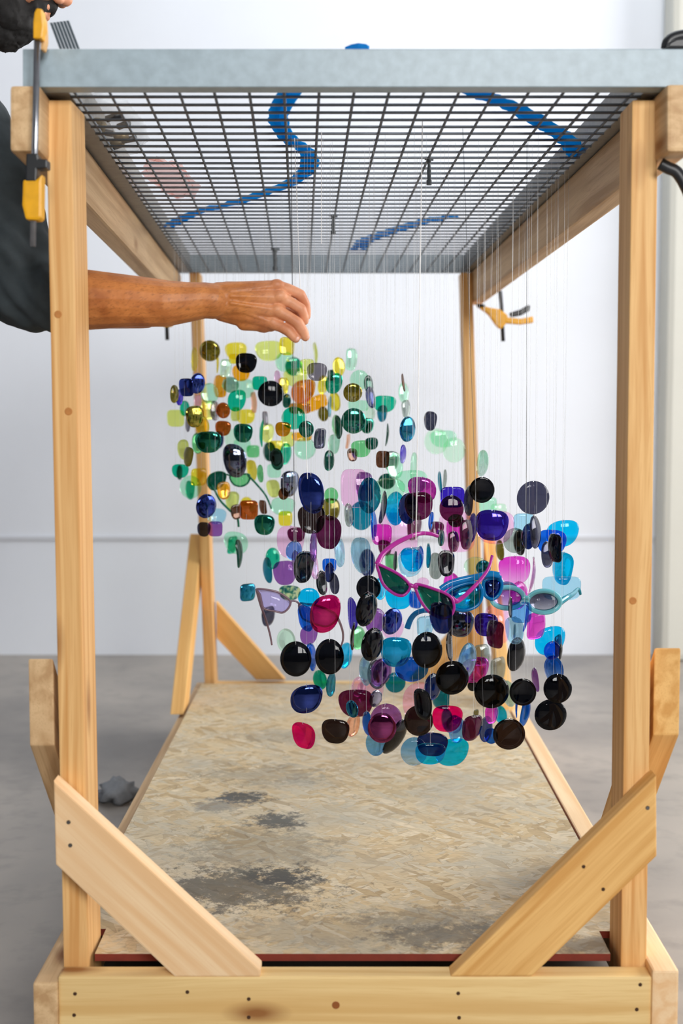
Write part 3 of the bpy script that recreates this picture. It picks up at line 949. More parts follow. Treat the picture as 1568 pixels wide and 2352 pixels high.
# threads ------------------------------------------------------------
mth, ntt, outt = newmat('nylon_thread')
bt = pbsdf(ntt, outt, Roughness=0.25); bt.inputs['Base Color'].default_value = (0.72, 0.74, 0.76, 1); bt.inputs['Alpha'].default_value = 0.5
mtd = plain('dark_thread', (52, 54, 58), 0.5)
mtw = plain('white_thread', (232, 232, 232), 0.4)
def thread(top, bot, r, mat, lab, grp='nylon threads of the hanging cloud', mid=None):
    pts = [top, bot] if mid is None else [top, mid, bot]
    o = tube('nylon_thread', pts, r, mat, None, 4); o.data.polygons.foreach_set('use_smooth', [False] * len(o.data.polygons))
    return tag(o, lab, 'thread', grp)
for s in strands:
    l = min(s['l'], key=lambda o: o['y']); b = max(s['l'], key=lambda o: o['y'])
    q = P(b['x'], b['y'], s['Y']); tp = P(l['x'], l['y'], s['Y'])
    z1 = meshZ(s['Y']) ; r = 0.00022
    bot = P(s['x'], b['y'] - b['h'] / 2 + 4, s['Y']); top = Vector((bot.x + rng.uniform(-.006, .006), s['Y'] + 0.0, z1))
    lb = b.get('lab', b['n']); ct = f"thread holding the {lb}"
    if len(ct.split()) > 16 or ct in used: ct = 'thin clear nylon thread running from the wire mesh down to a lens'
    used.add(ct); thread(top, bot, r, mth, ct)
for x0, y0, x1, y1, Y, mat, r, lab in (
    (668, 285, 676, 1210, 2.29, mtd, .0006, 'dark taut thread passing in front of the fingertips'),
    (676, 285, 706, 1100, 2.33, mtw, .00055, 'white thread slanting down to the large navy teardrop lens'),
    (738, 230, 738, 560, 2.28, mtw, .0006, 'blurred white thread end hanging left of centre below the mesh'),
    (970, 238, 955, 1240, 2.20, mtw, .0008, 'thick white thread at the centre, nearest to the camera'),
    (1062, 350, 1112, 1700, 2.26, mtd, .0004, 'dark thread slanting down past the back right post'),
    (1208, 500, 1208, 1300, 2.36, mtd, .0004, 'dark thread crossing the slate round lens at the right'),
    (1255, 440, 1255, 1200, 2.40, mth, .0003, 'clear thread just right of the slate round lens')):
    a = P(x0, y0, Y); a.z = meshZ(Y); thread(a, P(x1, y1, Y), r, mat, lab)

# ------------------------------------------------------------------ whole sunglasses
def rim_and_lens(root, pts, Y0, Y1, r, fmat, lmat, x0, x1, name='rim', flat=1.0, lens=True):
    yy = lambda x: Y0 + (Y1 - Y0) * (x - x0) / (x1 - x0)
    w = spline([P(x, y, yy(x)) for x, y in pts], 5, True)
    tube(name, w, r, fmat, root, 8, flat, True)
    if lens:
        bm = bmesh.new(); cen = sum(w, Vector()) / len(w)
        fr = [bm.verts.new(p + Vector((0, -.0007, 0))) for p in w]; bkv = [bm.verts.new(p + Vector((0, .0007, 0))) for p in w]
        c0 = bm.verts.new(cen + Vector((0, -.003, 0))); c1 = bm.verts.new(cen + Vector((0, -.0015, 0)))
        n = len(w)
        for k in range(n):
            j = (k + 1) % n
            bm.faces.new((c0, fr[k], fr[j])); bm.faces.new((c1, bkv[j], bkv[k])); bm.faces.new((fr[k], bkv[k], bkv[j], fr[j]))
        bmesh.ops.recalc_face_normals(bm, faces=bm.faces)
        o = obj('lens', bm, lmat); smooth(o); child_at(o, root)
def temple(root, pts, r, mat, flat=1.0):
    w = spline([P(*p) for p in pts], 5); n = len(w)
    rr = [r[0] + (r[1] - r[0]) * i / (n - 1) for i in range(n)] if isinstance(r, tuple) else r
    return tube('temple', w, rr, mat, root, 8, flat, side=Vector((0, 1, 0)))
def plastic(name, c, alpha=0.25, rough=0.12):
    m, nt, out = newmat(name); l = lin(c)
    tr = nd(nt, 'ShaderNodeBsdfTransparent'); tr.inputs[0].default_value = (*[min(.95, x / .8) ** .5 for x in l], 1)
    b = nd(nt, 'ShaderNodeBsdfPrincipled'); b.inputs['Base Color'].default_value = (*l, 1); b.inputs['Roughness'].default_value = rough
    ms = nd(nt, 'ShaderNodeMixShader'); ms.inputs[0].default_value = 1 - alpha
    nt.links.new(tr.outputs[0], ms.inputs[1]); nt.links.new(b.outputs[0], ms.inputs[2]); nt.links.new(ms.outputs[0], out.inputs[0])
    return m
def hang(root, x, y, Y, lab):
    b = P(x, y, Y); t = b.copy(); t.z = meshZ(Y)
    thread(t, b, 0.00025, mth, lab)
def glasses(loc, lab):
    g = empty('sunglasses', loc); bpy.context.view_layer.update(); return tag(g, lab, 'sunglasses', 'whole sunglasses in the hanging cloud')
# magenta pair
g = glasses(P(950, 1350, 2.27), 'translucent magenta cat eye sunglasses with dark lenses and both arms spread, centre')
fm = plastic('magenta_frame', (176, 44, 150), 0.25)
LL = [(866, 1297), (884, 1303), (913, 1318), (932, 1333), (941, 1345), (937, 1358), (924, 1368), (906, 1364), (886, 1349), (876, 1334), (870, 1314)]
RR = [(953, 1343), (972, 1345), (996, 1353), (1018, 1361), (1036, 1373), (1042, 1390), (1041, 1402), (1034, 1414), (1018, 1420), (1000, 1414), (982, 1402), (966, 1380), (957, 1360)]
rim_and_lens(g, LL, 2.25, 2.28, .0028, fm, lensmat('dg'), 865, 1045)
rim_and_lens(g, RR, 2.25, 2.28, .0028, fm, lensmat('dg'), 865, 1045)
tube('bridge', spline([P(935, 1340, 2.265), P(947, 1346, 2.262), P(958, 1348, 2.265)], 4), .0036, fm, g)
temple(g, [(866, 1296, 2.25), (879, 1272, 2.268), (907, 1249, 2.29), (942, 1232, 2.31), (969, 1225, 2.33), (992, 1227, 2.34), (1006, 1232, 2.35)], (.0050, .0032), fm, .5)
temple(g, [(1036, 1374, 2.28), (1047, 1381, 2.282), (1060, 1374, 2.29), (1080, 1356, 2.30), (1103, 1332, 2.32), (1122, 1305, 2.34), (1130, 1276, 2.36)], (.0050, .0026), fm, .5)
hang(g, 947, 1345, 2.262, 'clear thread holding the magenta sunglasses at the bridge')
# smoky pink cat-eye pair
g = glasses(P(675, 1384, 2.36), 'clear smoky pink cat eye glasses with lavender lenses, left of the hot pink mirror')
fm = plastic('smoky_pink_frame', (146, 120, 132), 0.45)
LL = [(590, 1353), (617, 1355), (640, 1361), (658, 1372), (667, 1383), (662, 1397), (649, 1407), (632, 1404), (607, 1398), (601, 1384), (597, 1366)]
RR = [(687, 1387), (703, 1387), (722, 1389), (748, 1398), (772, 1412), (770, 1426), (752, 1438), (732, 1436), (712, 1429), (696, 1421), (689, 1406)]
rim_and_lens(g, LL, 2.36, 2.36, .0019, fm, lensmat('la'), 586, 780)
rim_and_lens(g, RR, 2.44, 2.45, .0019, fm, lensmat('la'), 586, 780)
tube('bridge', spline([P(667, 1383, 2.36), P(672, 1380, 2.375), P(681, 1382, 2.42), P(688, 1388, 2.44)], 4), .002, fm, g)
temple(g, [(589, 1354, 2.36), (599, 1391, 2.40), (611, 1425, 2.43), (620, 1458, 2.46), (624, 1481, 2.48)], (.0026, .0017), fm)
temple(g, [(773, 1415, 2.45), (781, 1432, 2.47), (787, 1452, 2.50), (787, 1471, 2.52), (781, 1489, 2.53)], (.0026, .0017), fm)
hang(g, 675, 1381, 2.38, 'clear thread holding the smoky pink cat eye glasses')
# aqua pair
g = glasses(P(1205, 1376, 2.46), 'pale aqua sunglasses with oval gradient lenses, lower right of the magenta tapered lens')
fm = plastic('aqua_frame', (120, 200, 212), 0.35)
for cx, cy, w, h, lm in ((1165, 1373, 86, 56, lensmat('pu', False, True)), (1248, 1382, 86, 58, lensmat('sk', False, True))):
    ov = [(cx + w / 2 * math.cos(a) * .86, cy + h / 2 * math.sin(a) * .84) for a in [2 * math.pi * k / 14 for k in range(14)]]
    rim_and_lens(g, ov, 2.44, 2.48, .0052, fm, lm, 1120, 1290, flat=.5)
tube('bridge', spline([P(1198, 1374, 2.458), P(1206, 1372, 2.458), P(1214, 1375, 2.46)], 4), .004, fm, g)
fm2 = plastic('teal_arm', (24, 138, 158), 0.2); fm3 = plastic('navy_arm', (30, 44, 120), 0.2)
temple(g, [(1284, 1384, 2.48), (1300, 1374, 2.50), (1316, 1364, 2.53), (1328, 1353, 2.56), (1333, 1366, 2.57)], (.0072, .0024), fm2, .45)
temple(g, [(1136, 1356, 2.44), (1150, 1343, 2.47), (1168, 1340, 2.50), (1182, 1347, 2.53), (1191, 1358, 2.55)], (.0042, .003), fm3, .45)
hang(g, 1206, 1370, 2.458, 'clear thread holding the aqua sunglasses')
# bright blue pair
g = glasses(P(1080, 1345, 2.40), 'crystal bright blue sunglasses with thick arms, behind the magenta pair')
fm = plastic('crystal_blue', (10, 128, 196), 0.35)
rim_and_lens(g, [(1030, 1358), (1056, 1344), (1088, 1338), (1104, 1348), (1106, 1372), (1094, 1392), (1066, 1402), (1040, 1396), (1026, 1378)], 2.40, 2.42, .0034, fm, lensmat('cy', True), 1020, 1150)
rim_and_lens(g, [(1112, 1334), (1130, 1328), (1148, 1330), (1152, 1346), (1146, 1364), (1132, 1376), (1116, 1370), (1110, 1352)], 2.42, 2.44, .0034, fm, lensmat('nv', True), 1020, 1150)
tube('brow_bar', spline([P(1012, 1354, 2.40), P(1030, 1342, 2.402), P(1057, 1333, 2.405), P(1095, 1325, 2.41), P(1125, 1318, 2.42), P(1146, 1322, 2.43)], 5), .0062, fm, g, 8, .5)
temple(g, [(1146, 1324, 2.43), (1142, 1342, 2.45), (1100, 1352, 2.47), (1060, 1362, 2.48)], (.005, .004), fm, .5)
temple(g, [(1012, 1356, 2.40), (1018, 1384, 2.41), (998, 1402, 2.42), (975, 1402, 2.43), (956, 1408, 2.45), (943, 1422, 2.47), (935, 1443, 2.48)], (.0038, .0058), fm, .5)
hang(g, 1108, 1322, 2.41, 'clear thread holding the bright blue sunglasses')
# green pair in the far cloud
g = glasses(P(522, 1098, 3.2), 'thin green framed glasses hanging open with arms pointing down, in the green cloud')
fm = plastic('green_frame', (20, 128, 96), 0.3)
rim_and_lens(g, [(476, 1108), (482, 1092), (500, 1084), (517, 1088), (516, 1104), (504, 1120), (486, 1124)], 3.2, 3.2, .0022, fm, lensmat('dg'), 470, 590)
rim_and_lens(g, [(528, 1094), (548, 1090), (572, 1090), (570, 1108), (554, 1117), (536, 1112)], 3.2, 3.2, .0022, fm, lensmat('gr'), 470, 590)
tube('bridge', spline([P(516, 1092, 3.2), P(522, 1090, 3.2), P(529, 1094, 3.2)], 4), .002, fm, g)
temple(g, [(486, 1112, 3.2), (504, 1147, 3.16), (523, 1168, 3.13), (544, 1189, 3.10), (548, 1210, 3.09)], (.0028, .0028), fm)
temple(g, [(571, 1093, 3.2), (588, 1111, 3.16), (610, 1138, 3.13), (623, 1168, 3.10)], (.0028, .0022), fm)
hang(g, 522, 1092, 3.2, 'clear thread holding the thin green glasses')

# ------------------------------------------------------------------ blue tape strips lying on the mesh
mtape, _nt, _out = newmat('blue_tape')
_d = nd(_nt, 'ShaderNodeBsdfDiffuse'); _t = nd(_nt, 'ShaderNodeBsdfTranslucent'); _m = nd(_nt, 'ShaderNodeMixShader'); _m.inputs[0].default_value = .5
_d.inputs[0].default_value = (*lin((20, 160, 240)), 1); _t.inputs[0].default_value = (*lin((70, 200, 255)), 1)
_nt.links.new(_d.outputs[0], _m.inputs[1]); _nt.links.new(_t.outputs[0], _m.inputs[2]); _nt.links.new(_m.outputs[0], _out.inputs[0])
TAPE = (24, 118, 196)
def tape(name, pts, wid, lab, first=None):
    c = spline([T(x, y, 2.0) if False else onmesh(x, y) for x, y in pts], 6)
    if first: c = [Vector(p) for p in first] + c
    bm = bmesh.new(); n = len(c); rows = []
    for i, p in enumerate(c):
        t = (c[min(n - 1, i + 1)] - c[max(0, i - 1)]).normalized(); s = t.cross(Vector((0, 0, 1)))
        s = (s if s.length > 0.1 else Vector((1, 0, 0))).normalized()
        ww = wid * (1 + .22 * noise.noise(Vector((i * .7, 0, wid * 99)))); up = .004 * noise.noise(Vector((i * .9, 3, 1)))
        row = []
        for u, fz in ((-1, .002), (-.4, .0005), (.1, .0035), (1, .001)):
            q = p + s * u * ww / 2 + Vector((0, 0, .0045 + fz * 2 + up * u))
            row.append((bm.verts.new(q), bm.verts.new(q + Vector((0, 0, .0008)))))
        rows.append(row)
    for a, b in zip(rows, rows[1:]):
        for k in range(3):
            bm.faces.new((a[k][0], a[k + 1][0], b[k + 1][0], b[k][0])); bm.faces.new((a[k][1], b[k][1], b[k + 1][1], a[k + 1][1]))
    bmesh.ops.recalc_face_normals(bm, faces=bm.faces)
    o = obj(name, bm, mtape); return tag(o, lab, 'tape', 'blue tape strips on the wire mesh')
def onmesh(px, py):
    n = Vector((1, 0, 0)).cross(DT).normalized(); q = T(784, 201, 2.0); d = P(px, py, 1.0)
    return d * (q.dot(n) / d.dot(n))
tape('tape_strip', [(716, 214), (676, 216), (646, 256), (640, 292), (664, 330), (706, 360), (706, 398), (664, 430), (610, 450), (540, 474), (450, 496), (384, 528)], .034, 'blue tape strip curling from the front rail to the left rail of the mesh')
tape('tape_strip', [(1066, 212), (1120, 235), (1180, 258), (1240, 292), (1290, 322), (1318, 350), (1328, 372)], .042, 'blue tape strip running to the right rail of the mesh')
tape('tape_strip', [(1046, 505), (990, 512), (930, 528), (880, 544), (838, 560), (822, 580)], .045, 'short blue tape strip near the back middle of the mesh')
bm = bmesh.new(); vs = []
for x, y, d in ((792, 108, 2.010), (806, 102, 2.012), (822, 99, 2.015), (840, 101, 2.018), (848, 106, 2.02)):
    a = P(x, y, d); b0 = P(x, 111.5, d + .004); vs.append((bm.verts.new(a), bm.verts.new(b0 + Vector((0, 0.02, 0.0006)))))
for a, b in zip(vs, vs[1:]): bm.faces.new((a[0], b[0], b[1], a[1]))
bmesh.ops.solidify(bm, geom=list(bm.faces), thickness=.001)
tag(obj('tape_end', bm, mtape), 'blue tape end curling over the top of the front rail', 'tape', 'blue tape strips on the wire mesh')

# ------------------------------------------------------------------ bar clamps
myel = plain('yellow_plastic', (232, 168, 8), 0.4); mblk = plain('black_plastic', (26, 28, 32), 0.4); mbar = plain('clamp_bar', (150, 152, 158), 0.25, 0.85); mpad = plain('clamp_pad', (216, 170, 110), 0.6)
def slab(name, poly, Y, th, mat, parent, bevel=.002): return prism(name, [P(x, y, Y) for x, y in poly], Vector((0, th, 0)), mat, (0, 0, 1), parent, bevel)
bpy.context.view_layer.update()
ck = empty('bar_clamp', P(80, 300, 1.96)); tag(ck, 'yellow and black bar clamp gripping the left end of the front rail and beam', 'clamp', 'yellow bar clamps'); bpy.context.view_layer.update()
tube('bar', [P(86, 70, 1.955), P(80, 330, 1.955), P(75, 566, 1.955)], .0048, mbar, ck, 8, .45)
slab('fixed_jaw', [(84, 18), (96, 20), (100, 60), (96, 88), (76, 88), (76, 50), (79, 28)], 1.945, .024, myel, ck)
slab('jaw_neck', [(92, 30), (103, 40), (105, 92), (100, 114), (93, 114), (93, 60)], 1.962, .020, mpad, ck)
slab('slide', [(60, 352), (86, 352), (88, 364), (108, 366), (108, 386), (84, 388), (83, 416), (58, 416)], 1.944, .024, mblk, ck)
slab('grip', [(52, 412), (84, 412), (96, 398), (95, 500), (88, 506), (58, 504), (50, 470)], 1.944, .026, myel, ck, .004)
ck = empty('bar_clamp', P(1150, 720, 4.22)); tag(ck, 'yellow bar clamp with black handle hanging below the back right corner', 'clamp', 'yellow bar clamps'); bpy.context.view_layer.update()
Yc = 4.13
tube('bar', [P(1148, 668, Yc + .01), P(1151, 700, Yc + .01), P(1155, 784, Yc + .01)], .0062, mblk, ck, 8, .5)
slab('jaw', [(1092, 694), (1122, 706), (1148, 710), (1166, 724), (1162, 744), (1150, 756), (1140, 748), (1122, 722), (1098, 704)], Yc, .03, myel, ck, .004)
slab('trigger', [(1160, 728), (1196, 732), (1224, 726), (1225, 741), (1196, 745), (1160, 742)], Yc, .028, myel, ck, .004)
slab('handle', [(1170, 718), (1196, 710), (1212, 700), (1218, 702), (1216, 714), (1198, 724), (1174, 728)], Yc, .028, mblk, ck, .004)
slab('pad', [(1094, 697), (1114, 699), (1114, 708), (1098, 706)], Yc, .03, mblk, ck)
ck = empty('bar_clamp', P(383, 740, 4.2)); tag(ck, 'dark clamp bar end poking out below the forearm', 'clamp', 'yellow bar clamps'); bpy.context.view_layer.update()
tube('bar', [P(382, 716, Yc), P(383, 752, Yc), P(384, 781, Yc)], .006, mblk, ck, 8, .5)
slab('jaw', [(360, 704), (404, 704), (410, 720), (392, 750), (376, 752), (362, 724)], Yc - .01, .03, myel, ck, .004)
ck = empty('spring_clamp', P(1566, 230, 2.0)); tag(ck, 'black curved clamp at the right end of the front rail', 'clamp'); bpy.context.view_layer.update()
tube('jaw_arm', spline([P(1532, 111, 2.08), P(1536, 96, 2.08), P(1554, 86, 2.08), P(1584, 84, 2.08), P(1612, 100, 2.08)], 5), .010, mblk, ck, 10, 1.0)
slab('jaw_pad', [(1528, 111), (1536, 96), (1552, 87), (1580, 84), (1610, 96), (1616, 111)], 2.06, .04, mblk, ck, .004)
tube('handle', spline([P(1516, 376, 2.02), P(1534, 386, 2.02), P(1556, 398, 2.02), P(1580, 440, 2.02), P(1600, 500, 2.02)], 5), .0095, mblk, ck, 10, .8)
tube('frame_arm', spline([P(1612, 104, 2.06), P(1650, 200, 2.05), P(1655, 320, 2.03), P(1620, 420, 2.02), P(1590, 450, 2.02)], 5), .0085, mblk, ck, 8)
# small toggles hanging in the mesh
mtog = plain('grey_toggle', (74, 82, 88), 0.5)
for x, y0, y1, lab in ((985, 366, 425, 'small grey toggle bolt hanging through the mesh right of centre'), (765, 496, 538, 'small dark toggle bolt at the middle of the mesh'), (632, 572, 622, 'small dark toggle bolt at the far left of the mesh')):
    Yk = onmesh(x, y0).y; tg = empty('toggle_bolt', P(x, y0, Yk)); tag(tg, lab, 'bolt', 'toggle bolts in the mesh'); bpy.context.view_layer.update()
    k = Yk / F; a = P(x, y0, Yk); b = P(x, y1, Yk)
    bm = bmesh.new(); tube_bm(bm, [a, a.lerp(b, .12), a.lerp(b, .14), a.lerp(b, .4), a.lerp(b, .42), a.lerp(b, .8), a.lerp(b, .82), b], [v * k for v in (5, 5, 3.2, 4, 5, 4, 6, 6)], 10)
    bmesh.ops.recalc_face_normals(bm, faces=bm.faces); o = obj('shank', bm, mtog); child_at(o, tg)
    tube('cross_bar', [P(x - 10, y0 - 1, Yk), P(x + 10, y0 + 1, Yk)], .0022, mtog, tg, 6)
# things lying on the mesh, left side
bag = plastic('clear_plastic', (226, 232, 236), 0.72, .2)
def blob(name, c, r, mat, parent=None, seed=0, amp=.25, sub=3):
    bm = bmesh.new(); bmesh.ops.create_icosphere(bm, subdivisions=sub, radius=1)
    for v in bm.verts:
        k = 1 + amp * noise.noise(v.co * 2.1 + Vector((seed, 0, 0))); v.co = Vector((v.co.x * r[0], v.co.y * r[1], max(-.75, v.co.z) * r[2])) * k
    o = obj(name, bm, mat); smooth(o); o.location = c
    if parent is not None: bpy.context.view_layer.update(); child_at(o, parent)
    return o
c = onmesh(262, 330) + Vector((0, 0, .032)); bg = empty('plastic_bag', c); tag(bg, 'clear plastic bag of small metal fittings lying on the left of the mesh', 'bag'); bpy.context.view_layer.update()
blob('bag_film', c, (.055, .20, .028), bag, bg, 1)
mfit = plain('brass_fitting', (120, 104, 74), .4, .5)
for k in range(9):
    rr = random.Random(k); a = c + Vector((rr.uniform(-.03, .03), -.12 + .03 * k, -.012)); d = Vector((rr.uniform(-1, 1), rr.uniform(-1, 1), .1)).normalized() * .014
    tube('fitting', [a - d, a + d], .006, mfit if k % 2 else mblk, bg, 8)
mred = plastic('pink_film', (250, 200, 194), .80, .6)
c = onmesh(392, 436) + Vector((0, 0, .022)); o = blob('folded_wrap', c, (.045, .22, .012), mred, None, 5, .5)
tag(o, 'faded pink plastic wrap lying on the mesh behind the bag of fittings', 'wrap')
# bundle of steel strips standing on the front rail
root = empty('strip_bundle', P(150, 112, 2.02)); tag(root, 'bundle of thin grey metal strips leaning above the left end of the front rail', 'metal strips'); bpy.context.view_layer.update()
mstr = plain('grey_strip', (92, 104, 112), .3, .5)
for k in range(6):
    xb = 136 + k * 8; xt = 114 + k * 7.5
    f = [P(xb, 111.0, 2.024), P(xb + 6.4, 111.0, 2.024)]; f += [f[1] + Vector((0, .004, 0)), f[0] + Vector((0, .004, 0))]
    t = [P(xt, 52 - k * 1.0, 2.03), P(xt + 6.4, 52 - k * 1.0, 2.03)]; t += [t[1] + Vector((0, .004, 0)), t[0] + Vector((0, .004, 0))]
    hexa('strip', f, t, mstr, root, .0006)
# crumpled rag on the floor, left
d = P(270, 1838, 1.0); p = d * (FLOOR / d.z)
tag(blob('rag', p + Vector((0, 0, .022)), (.05, .06, .034), plain('grey_rag', (124, 126, 130), .9), None, 9, .6), 'crumpled grey rag on the floor left of the deck', 'rag')
# ------------------------------------------------------------------ the man reaching in from the left
def cone(bm, a, b, ra, rb, n=18):
    a, b = Vector(a), Vector(b); d = b - a; L = d.length
    if L < 1e-6: z = Vector((0, 0, 1))
    else: z = d / L
    q = z.to_track_quat('Z', 'Y').to_matrix()
    rows = []; st = 5
    prof = [(-math.cos(t) * ra, math.sin(t) * ra) for t in [math.pi / 2 * k / st for k in range(st + 1)]] + [(L + math.sin(t) * rb, math.cos(t) * rb) for t in [math.pi / 2 * k / st for k in range(st + 1)]]
    prof = prof[1:-1]
    for h, r in prof: rows.append([bm.verts.new(a + q @ Vector((r * math.cos(2 * math.pi * k / n), r * math.sin(2 * math.pi * k / n), h))) for k in range(n)])
    p0 = bm.verts.new(a - z * ra); p1 = bm.verts.new(b + z * rb)
    for k in range(n): bm.faces.new((p0, rows[0][(k + 1) % n], rows[0][k])); bm.faces.new((p1, rows[-1][k], rows[-1][(k + 1) % n]))
    for A, Bn in zip(rows, rows[1:]):
        for k in range(n): bm.faces.new((A[k], A[(k + 1) % n], Bn[(k + 1) % n], Bn[k]))
def chain(bm, pts):
    for (a, ra), (b, rb) in zip(pts, pts[1:]): cone(bm, a, b, ra, rb)
def ell(bm, c, r, R=None):
    m = Matrix.Translation(c) @ (R.to_4x4() if R else Matrix()) @ Matrix.Diagonal((*r, 1))
    bmesh.ops.create_icosphere(bm, subdivisions=4, radius=1, matrix=m)
def remesh(name, bm, voxel, mat, it=3, fac=.5, dec=None):
    o = obj(name + '_src', bm); md = o.modifiers.new('r', 'REMESH'); md.mode = 'VOXEL'; md.voxel_size = voxel
    if it: s = o.modifiers.new('s', 'SMOOTH'); s.iterations = it; s.factor = fac
    if dec: d = o.modifiers.new('d', 'DECIMATE'); d.ratio = dec
    bpy.context.view_layer.update(); dg = bpy.context.evaluated_depsgraph_get()
    me = bpy.data.meshes.new_from_object(o.evaluated_get(dg)); bpy.data.objects.remove(o)
    me.materials.clear(); me.name = name; r = obj(name, me, mat); smooth(r); return r
ARM = 2.23
A = lambda x, y, d=0.0: P(x, y, ARM + d)
sk = bmesh.new()
elbow = A(52, 686, .05)
sho_r = A(-75, 300, .10); 
# right arm: shoulder > elbow > wrist
chain(sk, [(sho_r, .062), (A(0, 480, .08), .055), (elbow, .047)])
chain(sk, [(elbow, .048), (A(120, 688, .03), .052), (A(205, 689, .015), .051), (A(300, 692, .005), .044), (A(380, 697), .0395), (A(430, 694), .034), (A(468, 690), .0305), (A(492, 692), .0300)])
cone(sk, A(150, 694, .03), A(330, 706, .02), .046, .036)
# back of the hand: four metacarpals
W = A(492, 692)
for w, k, r0, r1 in (((500, 674, .002), (634, 660, .006), .019, .0125), ((500, 684, -.003), (640, 684, -.001), .020, .0120), ((500, 698, -.002), (634, 714, .000), .020, .0118), ((500, 708, .006), (624, 742, .006), .018, .0115)):
    cone(sk, A(*w), A(*k), r0, r1)
cone(sk, A(520, 668, .010), A(628, 662, .016), .016, .012)
cone(sk, A(510, 714, .010), A(606, 744, .016), .018, .0155)
cone(sk, A(520, 690, .014), A(620, 704, .020), .018, .015)
cone(sk, A(560, 742, .012), A(622, 746, .012), .013, .012)
# knuckles and extensor tendons
for k, r in (((635, 655, .000), .0105), ((642, 681, -.0065), .0105), ((636, 712, -.0055), .0102), ((626, 741, .001), .0095)): ell(sk, A(*k), (r * 1.25, r * .9, r))
for a, b in (((530, 668, -.016), (634, 657, -.005)), ((530, 680, -.0205), (640, 683, -.0105)), ((530, 696, -.0205), (634, 712, -.0095)), ((530, 706, -.0145), (624, 740, -.003))): cone(sk, A(*a), A(*b), .0028, .0030, 8)
# fingers (hand relaxed, fingertips dropping)
def finger(pts): chain(sk, [(A(*p[:3]), p[3]) for p in pts])
finger([(636, 659, .005, .0120), (664, 665, .009, .0096), (689, 677, .015, .0096), (700, 697, .022, .0086), (703, 714, .028, .0083), (704, 726, .032, .0071)])
finger([(642, 684, -.001, .0118), (668, 695, .000, .0094), (691, 710, .004, .0096), (698, 728, .010, .0083), (699, 737, .015, .0075)])
finger([(636, 714, -.001, .0116), (660, 726, -.004, .0094), (684, 742, -.006, .0097), (697, 763, -.003, .0086), (701, 774, .000, .0075)])
finger([(626, 743, .004, .0113), (645, 751, .000, .0090), (663, 761, -.003, .0092), (674, 774, -.003, .0077), (679, 779, -.002, .0068)])
# thumb on the far side of the palm, meeting the index finger
finger([(512, 690, .020, .018), (560, 700, .036, .0155), (608, 712, .050, .0118), (645, 716, .054, .0108), (676, 722, .046, .0092), (690, 726, .040, .0072)])
# head, local frame facing +X, pitched down
NOSE = P(162, 6, 2.42); PH = math.radians(33)
RH = Matrix.Rotation(PH, 3, 'Y')
HC = NOSE - RH @ Vector((.118, 0, -.022))
H = lambda x, y, z: HC + RH @ Vector((x, y, z))
ell(sk, H(-.012, 0, .030), (.098, .076, .092), RH); ell(sk, H(.030, 0, -.010), (.066, .064, .082), RH)
for s in (-1, 1):
    cone(sk, H(-.020, s * .052, -.045), H(.050, s * .030, -.095), .020, .017)      # jaw
    cone(sk, H(.045, s * .045, -.015), H(.062, s * .035, -.040), .022, .018)        # cheek
    ell(sk, H(-.012, s * .076, -.008), (.016, .008, .030), RH)                       # ear
    cone(sk, H(.084, s * .012, .012), H(.075, s * .045, .014), .010, .009)           # brow
    ell(sk, H(.100, s * .012, -.030), (.011, .008, .009), RH)                        # nostril wing
cone(sk, H(.055, 0, -.100), H(.066, 0, -.106), .024, .017)
cone(sk, H(.086, 0, .012), H(.110, 0, -.022), .009, .0105); ell(sk, H(.107, 0, -.025), (.012, .012, .010), RH)
cone(sk, H(.060, 0, -.052), H(.078, 0, -.058), .026, .020)
cone(sk, H(.090, -.016, -.054), H(.090, .016, -.054), .0075, .0075); cone(sk, H(.089, -.014, -.066), H(.089, .014, -.066), .0080, .0080)
# neck, trunk, hips, far arm, legs
NB = Vector((-.80, 2.46, .565)); cone(sk, H(-.035, 0, -.060), NB, .056, .062)
PEL = Vector((-.97, 2.47, FLOOR + .95))
chain(sk, [(NB + Vector((-.02, 0, -.05)), .085), (NB.lerp(PEL, .35), .125), (NB.lerp(PEL, .7), .115), (PEL, .125)])
sho_l = Vector((-.80, 2.66, .49)); cone(sk, sho_r, NB + Vector((-.02, 0, -.06)), .062, .075); cone(sk, sho_l, NB + Vector((-.02, 0, -.06)), .062, .075)
elb_l = Vector((-.92, 2.78, .20)); wr_l = Vector((-.90, 2.76, -.06))
chain(sk, [(sho_l, .060), (elb_l, .045), (wr_l, .028)])
cone(sk, wr_l, wr_l + Vector((.06, -.02, -.03)), .026, .030)
for k in range(4): a = wr_l + Vector((.08, -.045 + .02 * k, -.035)); chain(sk, [(a, .011), (a + Vector((.035, 0, -.02)), .0095), (a + Vector((.05, 0, -.045)), .008)])
chain(sk, [(wr_l + Vector((.03, -.03, -.01)), .015), (wr_l + Vector((.06, -.065, -.02)), .011), (wr_l + Vector((.09, -.07, -.04)), .009)])
for s in (-1, 1):
    hip = PEL + Vector((0, s * .10, -.04)); kn = Vector((-.94, 2.47 + s * .13, FLOOR + .50)); an = Vector((-.99, 2.47 + s * .14, FLOOR + .09))
    chain(sk, [(hip, .085), (kn, .055), (an, .038)])
    cone(sk, an + Vector((-.02, 0, -.045)), an + Vector((.15, s * .02, -.055)), .036, .028)
